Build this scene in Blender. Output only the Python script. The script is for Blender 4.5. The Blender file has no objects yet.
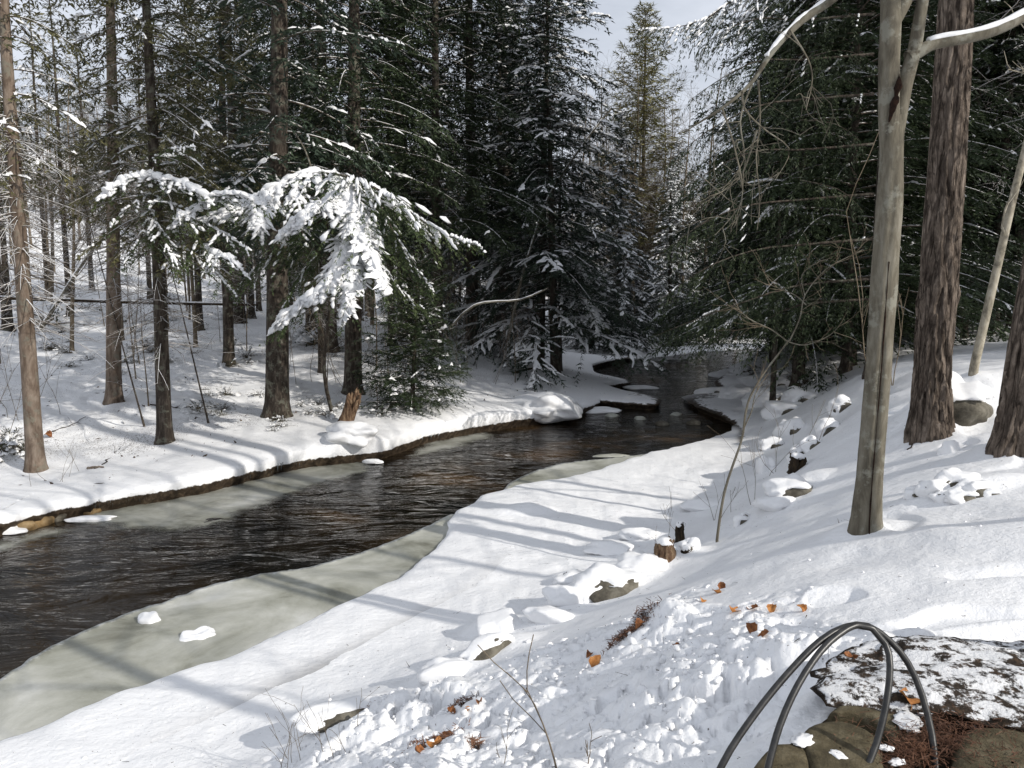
import bpy, math, random
import numpy as np
from mathutils import Vector, noise as mnoise

sc = bpy.context.scene
COL = sc.collection
PI = math.pi
R = math.radians

# ------------------------------------------------------------------ camera
EYE = np.array([0.0, 0.0, 3.6])
FPX = 800.0
PITCH = R(6.7)
cam_d = bpy.data.cameras.new("camera")
cam = bpy.data.objects.new("camera", cam_d)
COL.objects.link(cam)
cam.location = EYE
cam.rotation_euler = (R(90) - PITCH, 0, 0)
cam_d.sensor_width = 36
cam_d.lens = 36 * FPX / 1024
cam_d.clip_start = 0.05
cam_d.clip_end = 1200
sc.camera = cam

# ------------------------------------------------------------------ sky and sun
SUN_AZ = R(124)      # clockwise from +Y (north): behind and to the right
SUN_EL = R(31)
w = bpy.data.worlds.new("World")
sc.world = w
w.use_nodes = True
nt = w.node_tree
bg = nt.nodes["Background"]
sky = nt.nodes.new("ShaderNodeTexSky")
sky.sky_type = 'NISHITA'
sky.sun_disc = False
sky.sun_elevation = SUN_EL
sky.sun_rotation = SUN_AZ
sky.air_density = 1.0
sky.dust_density = 2.0
sky.ozone_density = 1.0
# thin high cloud: a procedural veil mixed over the clear sky
tc = nt.nodes.new("ShaderNodeTexCoord")
mp = nt.nodes.new("ShaderNodeMapping"); mp.inputs['Scale'].default_value = (1.2, 1.2, 4.0)
cn = nt.nodes.new("ShaderNodeTexNoise"); cn.inputs['Scale'].default_value = 2.2
cn.inputs['Detail'].default_value = 6; cn.inputs['Roughness'].default_value = .6
cr = nt.nodes.new("ShaderNodeMapRange")
cr.inputs['From Min'].default_value = .35; cr.inputs['From Max'].default_value = .65
cr.inputs['To Min'].default_value = .65; cr.inputs['To Max'].default_value = 1
mx = nt.nodes.new("ShaderNodeMix"); mx.data_type = 'RGBA'
mx.inputs['B'].default_value = (10.0, 10.6, 11.8, 1)
nt.links.new(tc.outputs['Generated'], mp.inputs['Vector'])
nt.links.new(mp.outputs['Vector'], cn.inputs['Vector'])
nt.links.new(cn.outputs['Fac'], cr.inputs['Value'])
nt.links.new(cr.outputs['Result'], mx.inputs['Factor'])
nt.links.new(sky.outputs['Color'], mx.inputs['A'])
nt.links.new(mx.outputs['Result'], bg.inputs['Color'])
bg.inputs['Strength'].default_value = 0.078

sun_d = bpy.data.lights.new("sun", 'SUN')
sun_d.energy = 4.1
sun_d.angle = R(0.53)
sun_d.color = (1.0, 0.95, 0.87)
sun = bpy.data.objects.new("sun", sun_d)
COL.objects.link(sun)
tosun = Vector((math.sin(SUN_AZ) * math.cos(SUN_EL), math.cos(SUN_AZ) * math.cos(SUN_EL), math.sin(SUN_EL)))
sun.rotation_euler = tosun.to_track_quat('Z', 'Y').to_euler()
sun.location = (20, -15, 30)

sc.view_settings.view_transform = 'Standard'
sc.view_settings.look = 'None'
sc.view_settings.gamma = 1
sc.view_settings.exposure = 0.0
sc.cycles.max_bounces = 6
sc.cycles.diffuse_bounces = 3
sc.cycles.use_denoising = True

# ------------------------------------------------------------------ small helpers
def ray(px, py):
    u = (px - 512) / FPX; v = (384 - py) / FPX
    F = np.array([0, math.cos(PITCH), -math.sin(PITCH)]); U = np.array([0, math.sin(PITCH), math.cos(PITCH)])
    return np.array([u, 0, 0]) + v * U + F
def at_z(px, py, z):
    d = ray(px, py); return EYE + d * ((z - EYE[2]) / d[2])
def at_d(px, py, Y):
    d = ray(px, py); return EYE + d * (Y / d[1])

def tag(o, label=None, cat=None, group=None, kind=None):
    if label: o['label'] = label
    if cat: o['category'] = cat
    if group: o['group'] = group
    if kind: o['kind'] = kind
    return o

def mesh_from(name, V, faces_list, smooth=True):
    """V (n,3); faces_list: list of int arrays (m,3) or (m,4)"""
    me = bpy.data.meshes.new(name)
    V = np.asarray(V, np.float32)
    fl = [np.asarray(f, np.int32) for f in faces_list if len(f)]
    me.vertices.add(len(V)); me.vertices.foreach_set("co", V.ravel())
    nl = sum(f.size for f in fl); npoly = sum(len(f) for f in fl)
    me.loops.add(nl); me.polygons.add(npoly)
    me.loops.foreach_set("vertex_index", np.concatenate([f.ravel() for f in fl]))
    tot = np.concatenate([np.full(len(f), f.shape[1], np.int32) for f in fl])
    st = np.concatenate([[0], np.cumsum(tot)[:-1]]).astype(np.int32)
    me.polygons.foreach_set("loop_start", st)
    me.polygons.foreach_set("loop_total", tot)
    me.polygons.foreach_set("use_smooth", np.full(npoly, bool(smooth)))
    me.update(calc_edges=True)
    return me

class Geo:
    def __init__(s): s.V = []; s.F = []; s.n = 0
    def add(s, V, *F):
        V = np.asarray(V, float)
        for f in F:
            if len(f): s.F.append(np.asarray(f, np.int64) + s.n)
        s.V.append(V); s.n += len(V)
    def mesh(s, name, smooth=True):
        q = [f for f in s.F if f.shape[1] == 4]; t = [f for f in s.F if f.shape[1] == 3]
        fl = ([np.concatenate(q)] if q else []) + ([np.concatenate(t)] if t else [])
        return mesh_from(name, np.concatenate(s.V), fl, smooth)

def put(name, me, mat=None, parent=None, loc=(0, 0, 0), rz=0, scale=1):
    o = bpy.data.objects.new(name, me)
    COL.objects.link(o)
    if mat is not None and len(me.materials) == 0: me.materials.append(mat)
    o.location = loc; o.rotation_euler = (0, 0, rz)
    o.scale = (scale,) * 3 if np.isscalar(scale) else scale
    if parent: o.parent = parent
    if name in ('needles', 'snow_load', 'branches', 'twigs'): o['kind'] = 'stuff'
    return o
def empty(name, loc, rz=0, scale=1):
    o = bpy.data.objects.new(name, None); COL.objects.link(o)
    o.empty_display_size = .3
    o.location = loc; o.rotation_euler = (0, 0, rz); o.scale = (scale,) * 3
    return o
def copy_tree(o, parent=None):
    c = o.copy(); COL.objects.link(c)
    if parent: c.parent = parent
    for ch in list(o.children): copy_tree(ch, c)
    return c

# vectorised value noise
def _hash(ix, iy, seed):
    h = (ix.astype(np.int64) * 374761393 + iy.astype(np.int64) * 668265263 + seed * 982451653) & 0xFFFFFFFF
    h = ((h ^ (h >> 13)) * 1274126177) & 0xFFFFFFFF
    h = h ^ (h >> 16)
    return (h & 0xFFFFFF) / float(0xFFFFFF)
def vnoise(x, y, seed=0):
    ix = np.floor(x); iy = np.floor(y); fx = x - ix; fy = y - iy
    fx = fx * fx * fx * (fx * (fx * 6 - 15) + 10); fy = fy * fy * fy * (fy * (fy * 6 - 15) + 10)
    a = _hash(ix, iy, seed); b = _hash(ix + 1, iy, seed); c = _hash(ix, iy + 1, seed); d = _hash(ix + 1, iy + 1, seed)
    return (a + (b - a) * fx) * (1 - fy) + (c + (d - c) * fx) * fy
def fbm(x, y, seed=0, oct=4, rough=.5):
    s = 0; a = 1; t = 0
    for k in range(oct):
        s = s + a * (vnoise(x * 2 ** k + 17.3 * k, y * 2 ** k - 9.1 * k, seed + k) - .5); t += a; a *= rough
    return s / t * 2
def sstep(a, b, x):
    t = np.clip((x - a) / (b - a), 0, 1); return t * t * (3 - 2 * t)

# ------------------------------------------------------------------ materials
def newmat(name, rough=.8, spec=.2):
    m = bpy.data.materials.new(name); m.use_nodes = True
    b = m.node_tree.nodes['Principled BSDF']
    b.inputs['Roughness'].default_value = rough
    b.inputs['Specular IOR Level'].default_value = spec
    return m, m.node_tree, b
def N(nt, kind, **kw):
    n = nt.nodes.new(kind)
    for k, v in kw.items():
        if k in n.inputs: n.inputs[k].default_value = v
        else: setattr(n, k, v)
    return n
def ramp(nt, fac, stops):
    r = nt.nodes.new("ShaderNodeValToRGB")
    el = r.color_ramp.elements
    while len(el) < len(stops): el.new(.5)
    for e, (p, c) in zip(el, stops):
        e.position = p; e.color = (*c, 1) if len(c) == 3 else c
    nt.links.new(fac, r.inputs[0]); return r.outputs['Color']
def mixc(nt, fac, a, b):
    m = nt.nodes.new("ShaderNodeMix"); m.data_type = 'RGBA'
    for s, v in (('Factor', fac), ('A', a), ('B', b)):
        sock = m.inputs[s] if s != 'Factor' else m.inputs[0]
        if isinstance(v, (int, float)): sock.default_value = v
        elif isinstance(v, tuple): sock.default_value = (*v, 1) if len(v) == 3 else v
        else: nt.links.new(v, sock)
    return m.outputs['Result']
def noise_n(nt, scale, detail=4, rough=.55, vec=None, dist=0):
    n = N(nt, "ShaderNodeTexNoise", Scale=scale, Detail=detail, Roughness=rough, Distortion=dist)
    if vec is not None: nt.links.new(vec, n.inputs['Vector'])
    return n.outputs['Fac']
def coords(nt, which='Object', scale=(1, 1, 1), rot=(0, 0, 0)):
    t = nt.nodes.new("ShaderNodeTexCoord"); m = nt.nodes.new("ShaderNodeMapping")
    m.inputs['Scale'].default_value = scale; m.inputs['Rotation'].default_value = rot
    nt.links.new(t.outputs[which], m.inputs['Vector']); return m.outputs['Vector']
def bump(nt, b, h, strength, dist, prev=None):
    n = N(nt, "ShaderNodeBump", Strength=strength, Distance=dist)
    nt.links.new(h, n.inputs['Height'])
    if prev is not None: nt.links.new(prev, n.inputs['Normal'])
    nt.links.new(n.outputs['Normal'], b.inputs['Normal']); return n.outputs['Normal']
def mathn(nt, op, a, b=0.0):
    m = nt.nodes.new("ShaderNodeMath"); m.operation = op
    for i, v in enumerate((a, b)):
        if isinstance(v, (int, float)): m.inputs[i].default_value = v
        else: nt.links.new(v, m.inputs[i])
    return m.outputs[0]
def maprange(nt, v, a, b, c=0.0, d=1.0, smooth=True):
    m = N(nt, "ShaderNodeMapRange"); m.inputs['From Min'].default_value = a; m.inputs['From Max'].default_value = b
    m.inputs['To Min'].default_value = c; m.inputs['To Max'].default_value = d
    if smooth: m.interpolation_type = 'SMOOTHSTEP'
    nt.links.new(v, m.inputs['Value']); return m.outputs['Result']
def obj_random(nt):
    return nt.nodes.new("ShaderNodeObjectInfo").outputs['Random']

SNOW = (.815, .82, .832)
def mat_snow():
    m, nt, b = newmat("snow", .5, .3)
    b.inputs['Base Color'].default_value = (.82, .823, .832, 1)
    v = coords(nt)
    n1 = bump(nt, b, noise_n(nt, 14, 5, .6, v), .35, .02)
    bump(nt, b, noise_n(nt, 120, 3, .6, v), .25, .004, n1)
    return m
def mat_ground():
    m, nt, b = newmat("snow_ground", .6, .25)
    v = coords(nt)
    geo = nt.nodes.new("ShaderNodeNewGeometry")
    sep = nt.nodes.new("ShaderNodeSeparateXYZ"); nt.links.new(geo.outputs['True Normal'], sep.inputs[0])
    sp = nt.nodes.new("ShaderNodeSeparateXYZ"); nt.links.new(geo.outputs['Position'], sp.inputs[0])
    # earth shows where the bank is undercut and steep near the water
    nz = mathn(nt, 'ADD', sep.outputs['Z'], mathn(nt, 'MULTIPLY', noise_n(nt, 6, 4, .6, v), .3))
    ea = nt.nodes.new("ShaderNodeAttribute"); ea.attribute_name = 'earth'
    zz = mathn(nt, 'ADD', sp.outputs['Z'], mathn(nt, 'MULTIPLY', mathn(nt, 'SUBTRACT', noise_n(nt, 5, 5, .7, v), .5), .14))
    low = maprange(nt, zz, .20, .215, 1, 0)
    earthf = mathn(nt, 'MULTIPLY', ea.outputs['Fac'], low)
    earth = ramp(nt, noise_n(nt, 9, 6, .7, v), [(.3, (.012, .009, .006)), (.5, (.04, .028, .018)), (.68, (.10, .075, .05)), (.8, (.45, .44, .43))])
    # scattered needles and bark crumbs, denser in the woods
    lit = nt.nodes.new("ShaderNodeAttribute"); lit.attribute_name = 'litter'
    sn = noise_n(nt, 34, 3, .75, v)
    thr = mathn(nt, 'ADD', mathn(nt, 'MULTIPLY', lit.outputs['Fac'], .19), 0.0)
    speck = maprange(nt, mathn(nt, 'ADD', sn, thr), .715, .75)
    litc = ramp(nt, noise_n(nt, 60, 2, .5, v), [(.3, (.03, .022, .015)), (.6, (.10, .065, .04)), (.8, (.06, .07, .03))])
    c = mixc(nt, speck, (*SNOW, 1), litc)
    c = mixc(nt, earthf, c, earth)
    under = maprange(nt, sp.outputs['Z'], -.02, .03, 1, 0)
    bed = ramp(nt, noise_n(nt, 3, 6, .7, v), [(.35, (.015, .011, .007)), (.6, (.06, .04, .022)), (.75, (.12, .08, .045))])
    c = mixc(nt, under, c, bed)
    nt.links.new(c, b.inputs['Base Color'])
    n0 = bump(nt, b, noise_n(nt, 3.2, 5, .6, v), .35, .07)
    n1 = bump(nt, b, noise_n(nt, 13, 6, .65, v), .45, .03, n0)
    bump(nt, b, noise_n(nt, 90, 3, .6, v), .4, .006, n1)
    return m
def mat_water():
    m, nt, b = newmat("stream_water", .05, .5)
    v = coords(nt)
    vr = coords(nt, scale=(.55, 1.45, 1), rot=(0, 0, R(-28)))
    col = ramp(nt, noise_n(nt, .45, 4, .5, v), [(.38, (.004, .004, .0035)), (.55, (.016, .011, .006)), (.70, (.075, .044, .019))])
    nt.links.new(col, b.inputs['Base Color'])
    b.inputs['IOR'].default_value = 1.333
    n1 = bump(nt, b, noise_n(nt, 1.4, 3, .5, vr, 1.6), .5, .11)
    n2 = bump(nt, b, noise_n(nt, 5.0, 3, .5, vr, 1.8), .35, .03, n1)
    return m
def mat_ice(name='shelf_ice', thin=False):
    m, nt, b = newmat(name, .4, .18)
    v = coords(nt)
    f = noise_n(nt, .8, 6, .62, v, .5)
    col = ramp(nt, f, [(.32, (.15, .15, .12)), (.42, (.29, .293, .25)), (.54, (.41, .412, .37)), (.68, (.56, .562, .53))])
    sp = maprange(nt, noise_n(nt, 45, 4, .75, v), .58, .72)
    c = mixc(nt, mathn(nt, 'MULTIPLY', sp, .22), col, (.68, .69, .68))
    edge = nt.nodes.new("ShaderNodeAttribute"); edge.attribute_name = 'rim'
    er = maprange(nt, mathn(nt, 'ADD', edge.outputs['Fac'], mathn(nt, 'MULTIPLY', noise_n(nt, 9, 6, .75, v), 1.6)), 1.45, 2.0)
    c = mixc(nt, mathn(nt, 'MULTIPLY', er, .8), c, (.70, .71, .70))
    nt.links.new(c, b.inputs['Base Color'])
    r = maprange(nt, noise_n(nt, 1.3, 4, .6, v), .35, .65, .3, .6); nt.links.new(r, b.inputs['Roughness'])
    n1 = bump(nt, b, noise_n(nt, 4, 5, .6, v), .25, .04)
    bump(nt, b, noise_n(nt, 40, 3, .6, v), .3, .008, n1)
    if thin:      # skin of ice that thins out to nothing at its rim
        al = mathn(nt, 'ADD', mathn(nt, 'MULTIPLY', edge.outputs['Fac'], -1.1), mathn(nt, 'MULTIPLY', noise_n(nt, 2.2, 6, .65, v), 1.5))
        nt.links.new(maprange(nt, al, -.25, .75, 0, .82), b.inputs['Alpha'])
    return m
def mat_dusted():
    """dark earth and brush under a thin, patchy dusting of snow"""
    m, nt, b = newmat("dusted_earth", .8, .2); v = coords(nt)
    geo = nt.nodes.new("ShaderNodeNewGeometry"); sep = nt.nodes.new("ShaderNodeSeparateXYZ"); nt.links.new(geo.outputs['Normal'], sep.inputs[0])
    f = mathn(nt, 'ADD', mathn(nt, 'MULTIPLY', noise_n(nt, 12, 9, .75, v), 1.3), mathn(nt, 'MULTIPLY', sep.outputs['Z'], .35))
    earth = ramp(nt, noise_n(nt, 30, 6, .7, v), [(.35, (.012, .010, .008)), (.55, (.045, .032, .022)), (.7, (.12, .07, .04))])
    nt.links.new(mixc(nt, maprange(nt, f, .92, 1.02), earth, (*SNOW, 1)), b.inputs['Base Color'])
    bump(nt, b, noise_n(nt, 16, 7, .7, v), 1.0, .03); return m
def mat_bark(name, c0, c1, c2, vs=(1, 1, .22), scale=14, strength=.9, dist=.03, snowy=False, lichen=None, cracks=False):
    m, nt, b = newmat(name, .9, .15)
    v = coords(nt, scale=vs)
    f = noise_n(nt, scale, 7, .68, v, .4)
    c = ramp(nt, f, [(.32, c0), (.5, c1), (.68, c2)])
    if lichen:
        v2 = coords(nt)
        lf = maprange(nt, noise_n(nt, 5, 6, .7, v2), .52, .62)
        c = mixc(nt, mathn(nt, 'MULTIPLY', lf, .8), c, lichen)
    if snowy:
        geo = nt.nodes.new("ShaderNodeNewGeometry")
        sep = nt.nodes.new("ShaderNodeSeparateXYZ"); nt.links.new(geo.outputs['Normal'], sep.inputs[0])
        s = maprange(nt, mathn(nt, 'ADD', sep.outputs['Z'], mathn(nt, 'MULTIPLY', noise_n(nt, 1.7, 3, .5, coords(nt)), .6)), snowy, snowy + .15)
        c = mixc(nt, s, c, (*SNOW, 1))
    prev = None
    if cracks:
        vc = nt.nodes.new("ShaderNodeTexVoronoi"); vc.feature = 'DISTANCE_TO_EDGE'; vc.inputs['Scale'].default_value = 15
        va = nt.nodes.new("ShaderNodeVectorMath"); va.operation = 'ADD'
        nn = N(nt, "ShaderNodeTexNoise", Scale=3.0, Detail=4.0); v3 = coords(nt, scale=(1, 1, .11)); nt.links.new(v3, nn.inputs['Vector'])
        sc3 = nt.nodes.new("ShaderNodeVectorMath"); sc3.operation = 'SCALE'; sc3.inputs['Scale'].default_value = .22
        nt.links.new(nn.outputs['Color'], sc3.inputs[0]); nt.links.new(v3, va.inputs[0]); nt.links.new(sc3.outputs[0], va.inputs[1]); nt.links.new(va.outputs[0], vc.inputs['Vector'])
        k = maprange(nt, vc.outputs['Distance'], .0, .11)
        c = mixc(nt, mathn(nt, 'ADD', mathn(nt, 'MULTIPLY', k, .6), .4), (.014, .010, .008), c)
        prev = bump(nt, b, k, .6, .02)
    nt.links.new(c, b.inputs['Base Color'])
    n1 = bump(nt, b, noise_n(nt, scale * .8, 6, .65, v, .6), strength, dist, prev)
    return m
def mat_foliage(name, dark, mid, light):
    m, nt, b = newmat(name, .55, .25)
    v = coords(nt)
    f = noise_n(nt, 1.1, 4, .6, v)
    f2 = mathn(nt, 'ADD', mathn(nt, 'MULTIPLY', f, .75), mathn(nt, 'MULTIPLY', noise_n(nt, 30, 2, .5, v), .3))
    c = ramp(nt, f2, [(.38, dark), (.53, mid), (.68, light)])
    hs = N(nt, "ShaderNodeHueSaturation")
    nt.links.new(c, hs.inputs['Color'])
    nt.links.new(mathn(nt, 'ADD', mathn(nt, 'MULTIPLY', obj_random(nt), .5), .75), hs.inputs['Value'])
    nt.links.new(hs.outputs['Color'], b.inputs['Base Color'])
    return m

M = dict(
    dusted=mat_dusted(), snow=mat_snow(), ground=mat_ground(), water=mat_water(), ice=mat_ice(), thin_ice=mat_ice('thin_ice', True),
    spruce_bark=mat_bark("spruce_bark", (.018, .014, .011), (.05, .04, .032), (.13, .11, .09), lichen=(.14, .14, .11)),
    pine_bark=mat_bark("pine_bark", (.035, .026, .020), (.12, .095, .076), (.25, .205, .168), vs=(1, 1, .3), scale=17, dist=.05, strength=1.0, cracks=True),
    tan_bark=mat_bark("tan_bark", (.06, .042, .03), (.145, .11, .085), (.25, .205, .165), vs=(1, 1, .3), scale=8, dist=.015, lichen=(.16, .15, .12)),
    grey_bark=mat_bark("grey_bark", (.055, .048, .037), (.125, .112, .085), (.20, .185, .15), vs=(1, 1, .25), scale=10, dist=.012, lichen=(.21, .205, .17)),
    pale_bark=mat_bark('pale_bark', (.10, .09, .07), (.30, .27, .21), (.45, .42, .35), vs=(1, 1, .6), scale=9, dist=.006),
    twig=mat_bark("twig_bark", (.07, .055, .042), (.15, .12, .095), (.24, .2, .16), scale=6, dist=.003, snowy=.72),
    twig_bare=mat_bark("bare_twig_bark", (.07, .055, .035), (.15, .12, .085), (.24, .2, .15), scale=9, dist=.003),
    hemlock=mat_foliage("hemlock_needles", (.010, .016, .008), (.022, .034, .014), (.050, .066, .028)),  # darkened: self-shadow of the dense right-hand stand is put into the colour
    spruce=mat_foliage("spruce_needles", (.012, .020, .014), (.028, .042, .028), (.060, .080, .050)),
    olive=mat_foliage("olive_needles", (.04, .04, .018), (.085, .082, .037), (.15, .138, .065)),
    pine=mat_foliage("pine_needles", (.10, .095, .035), (.18, .17, .07), (.27, .25, .12)),
)
# ------------------------------------------------------------------ stream outline (on the water plane z = 0)
near_px = [(0, 745), (60, 725), (150, 690), (240, 655), (300, 625), (345, 605), (400, 580), (432, 556), (450, 527),
           (462, 512), (478, 500), (500, 494), (530, 487), (580, 478), (640, 458), (700, 442), (736, 431), (728, 424),
           (706, 416), (690, 408), (684, 400), (700, 396), (722, 393), (714, 386), (722, 380), (706, 375), (740, 370), (775, 364)]
far_px = [(0, 536), (60, 522), (130, 508), (200, 495), (260, 480), (310, 468), (380, 460), (410, 449), (460, 437),
          (520, 427), (570, 420), (590, 412), (600, 407), (650, 411), (660, 405), (640, 398), (600, 393), (628, 388), (624, 382),
          (596, 378), (590, 372), (604, 366), (640, 360), (690, 354), (740, 350)]
near_w = [at_z(x, y, 0)[:2] for x, y in near_px]
far_w = [at_z(x, y, 0)[:2] for x, y in far_px]
river = [np.array(p) for p in [(-16, -9), (-11, -2), (-7.5, 1.8), (-5.6, 3.9)]] + near_w \
    + [np.array(p) for p in [(20, 47), (40, 54), (60, 60), (60, 68), (38, 63)]] + far_w[::-1] \
    + [np.array(p) for p in [(-10.5, 11.3), (-15, 8), (-20, 3), (-25, -4), (-30, -9)]]
river = np.array(river)
def resample(P, step, closed=True):
    P = np.asarray(P, float)
    if closed: P = np.vstack([P, P[:1]])
    # catmull-rom for rounded curves
    out = []
    n = len(P)
    for i in range(n - 1):
        p0 = P[i - 1] if i else (P[-2] if closed else P[0]); p1 = P[i]; p2 = P[i + 1]
        p3 = P[i + 2] if i + 2 < n else (P[1] if closed else P[-1])
        L = np.linalg.norm(p2 - p1); k = max(1, int(L / step))
        t = np.linspace(0, 1, k, endpoint=False)[:, None]
        out.append(.5 * ((2 * p1) + (-p0 + p2) * t + (2 * p0 - 5 * p1 + 4 * p2 - p3) * t ** 2 + (-p0 + 3 * p1 - 3 * p2 + p3) * t ** 3))
    out = np.vstack(out)
    if not closed: out = np.vstack([out, P[-1:]])
    return out
river_s = resample(river, .6)
def seg_dist(x, y, P, grad=False):
    """signed distance: negative inside the closed polygon P"""
    x = np.asarray(x, float).ravel(); y = np.asarray(y, float).ravel()
    res = np.full(len(x), 1e9); inside = np.zeros(len(x), bool)
    gx = np.zeros(len(x)); gy = np.zeros(len(x))
    A = P; B = np.roll(P, -1, 0)
    for (ax, ay), (bx, by) in zip(A, B):
        dx, dy = bx - ax, by - ay
        qx = x - ax; qy = y - ay
        t = np.clip((qx * dx + qy * dy) * (1 / (dx * dx + dy * dy + 1e-12)), 0, 1)
        ex = qx - t * dx; ey = qy - t * dy
        d = ex * ex + ey * ey
        if grad:
            m = d < res
            res[m] = d[m]; gx[m] = ex[m]; gy[m] = ey[m]
        else: np.minimum(res, d, out=res)
        m = (ay > y) != (by > y)
        if m.any():
            im = np.nonzero(m)[0]
            inside[im] ^= (qx[im] < dx * qy[im] / (by - ay))
    res = np.sqrt(res)
    sd = np.where(inside, -res, res)
    if grad:
        k = np.where(inside, -1, 1) / (res + 1e-9)
        return sd, gx * k, gy * k
    return sd

# ------------------------------------------------------------------ land heights
ctl = []
def cz(px, py, z): p = at_z(px, py, z); ctl.append((p[0], p[1], z))
def cd(px, py, d): p = at_d(px, py, d); ctl.append((p[0], p[1], p[2]))
def cw(x, y, z): ctl.append((x, y, z))
for px, py in near_px[::2]: cz(px, py, .13 if py > 430 else .22)
for px, py in far_px[::2]: cz(px, py, .37 if px < 560 else .28)
# shelf of snow-covered ice on the near side
for px, py in [(160, 740), (300, 665), (420, 610), (500, 560), (560, 520), (640, 500), (700, 470), (560, 560), (740, 450)]: cz(px, py, .17)
# foot of the bank
for px, py, z in [(210, 765, .22), (310, 712, .28), (420, 655, .28), (520, 605, .28), (600, 570, .3), (660, 548, .36), (722, 515, .38), (765, 480, .4),
                  (795, 445, .42), (770, 405, .4), (800, 385, .6), (740, 400, .3),
                  # slope and crest
                  (400, 735, .75), (500, 735, 1.1), (600, 740, 1.5), (700, 740, 1.75), (500, 665, .78), (600, 655, 1.25), (660, 610, 1.22),
                  (680, 578, 1.0), (640, 600, .98), (740, 560, 1.28), (700, 625, 1.55), (740, 600, 1.72), (780, 525, 1.3), (805, 480, 1.32), (832, 440, 1.45), (860, 410, 1.62),
                  (900, 388, 1.85), (865, 527, 1.7), (930, 425, 2.0), (1000, 480, 2.0), (1024, 600, 2.02), (900, 640, 1.98), (800, 640, 1.88),
                  (800, 750, 1.98), (950, 740, 2.0), (1000, 346, 2.3), (940, 362, 2.1), (872, 372, 1.85), (822, 375, 1.2), (1020, 430, 2.1)]:
    cz(px, py, z)
for px, py, d in [(35, 470, 14.5), (165, 440, 16.3), (115, 402, 19.5), (276, 415, 18.5), (228, 364, 25), (352, 392, 21.5), (410, 405, 20),
                  (100, 292, 46), (200, 308, 40), (300, 315, 42), (20, 330, 32), (450, 335, 34), (480, 352, 29), (540, 372, 27.5), (590, 355, 40),
                  (60, 380, 22), (850, 346, 30), (780, 345, 52), (960, 338, 28), (700, 345, 62)]:
    cd(px, py, d)
for p in [(20, 40, 3.4), (35, 80, 9), (5, 78, 1.6), (8, 120, 7), (-20, 90, 8.5), (-45, 65, 8), (-85, 110, 18), (-20, 140, 14), (40, 140, 18), (80, 60, 14),
          (0, -5, 2.1), (0, 0, 2.0), (-1.6, 1.6, 1.5), (1.5, 1.5, 2.0), (6, 0, 2.2), (14, 0, 2.7), (14, -20, 4), (-4, -8, 1.9), (-12, -14, 1.6), (-5.0, 1.2, .5), (-3.3, 2.6, .45), (-7, -2, .6),
          (10, 10, 2.2), (16, 16, 2.6), (28, 20, 4.5), (-16, 14, 1.0), (-30, 14, 3), (-50, 20, 8), (-45, -15, 4), (0, -50, 6), (50, -30, 10), (-60, -60, 8), (90, 0, 16), (-100, 40, 24),
          (0, 260, 25), (-150, 200, 45), (150, 200, 40), (200, 0, 35), (0, -200, 20), (-200, 0, 40), (-150, -150, 25), (150, -150, 35)]:
    cw(*p)
ctl = np.array(ctl)
# merge control points that are nearly on top of each other
keep = []
for i, c in enumerate(ctl):
    if all(np.hypot(*(c[:2] - ctl[j, :2])) > .35 for j in keep): keep.append(i)
ctl = ctl[keep]
def _U(r2): return r2 * np.log(r2 + 1e-9)
def _solve():
    n = len(ctl); X = ctl[:, :2] / 10
    r2 = ((X[:, None] - X[None]) ** 2).sum(-1)
    K = _U(r2) + np.eye(n) * .004
    Pm = np.hstack([np.ones((n, 1)), X])
    A = np.block([[K, Pm], [Pm.T, np.zeros((3, 3))]])
    return X, np.linalg.solve(A, np.concatenate([ctl[:, 2], np.zeros(3)]))
_X, _W = _solve()
def base_z(x, y):
    x = np.asarray(x, float).ravel(); y = np.asarray(y, float).ravel()
    z = _W[-3] + _W[-2] * x / 10 + _W[-1] * y / 10
    for (cx, cy), wt in zip(_X, _W[:-3]):
        z = z + wt * _U((x / 10 - cx) ** 2 + (y / 10 - cy) ** 2)
    return z

PATH = np.array([at_z(px, py, 2.0)[:2] for px, py in [(735, 800), (765, 758), (800, 728), (838, 700), (870, 668), (915, 650), (960, 640), (1040, 640), (1150, 660), (1150, 900), (735, 900)]])
def path_mask(x, y): return seg_dist(x, y, PATH)
def worley(x, y, seed):
    """rounded chunks: a dome round every cell point, each at its own height"""
    ix = np.floor(x); iy = np.floor(y); best = np.zeros(len(x)) - 1
    for a in (-1, 0, 1):
        for b in (-1, 0, 1):
            cx = ix + a; cy = iy + b
            px_ = cx + _hash(cx, cy, seed * 7 + 1); py_ = cy + _hash(cx, cy, seed * 7 + 2); hgt = _hash(cx, cy, seed * 7 + 3); r = .55 + .45 * _hash(cx, cy, seed * 7 + 4)
            q = ((x - px_) ** 2 + (y - py_) ** 2) / (r * r)
            best = np.maximum(best, np.where(q < 1, np.sqrt(np.maximum(1 - q, 0)) * .7 + hgt * .9 - .3, -.4))
    return best
MOUNDS = []     # (x, y, height, radius_x, radius_y, angle)
def mound(px, py, h, rx, ry=None, ang=0, z0=None):
    p = hit(px, py); MOUNDS.append((p[0], p[1], h, rx, ry or rx, ang))
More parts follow.
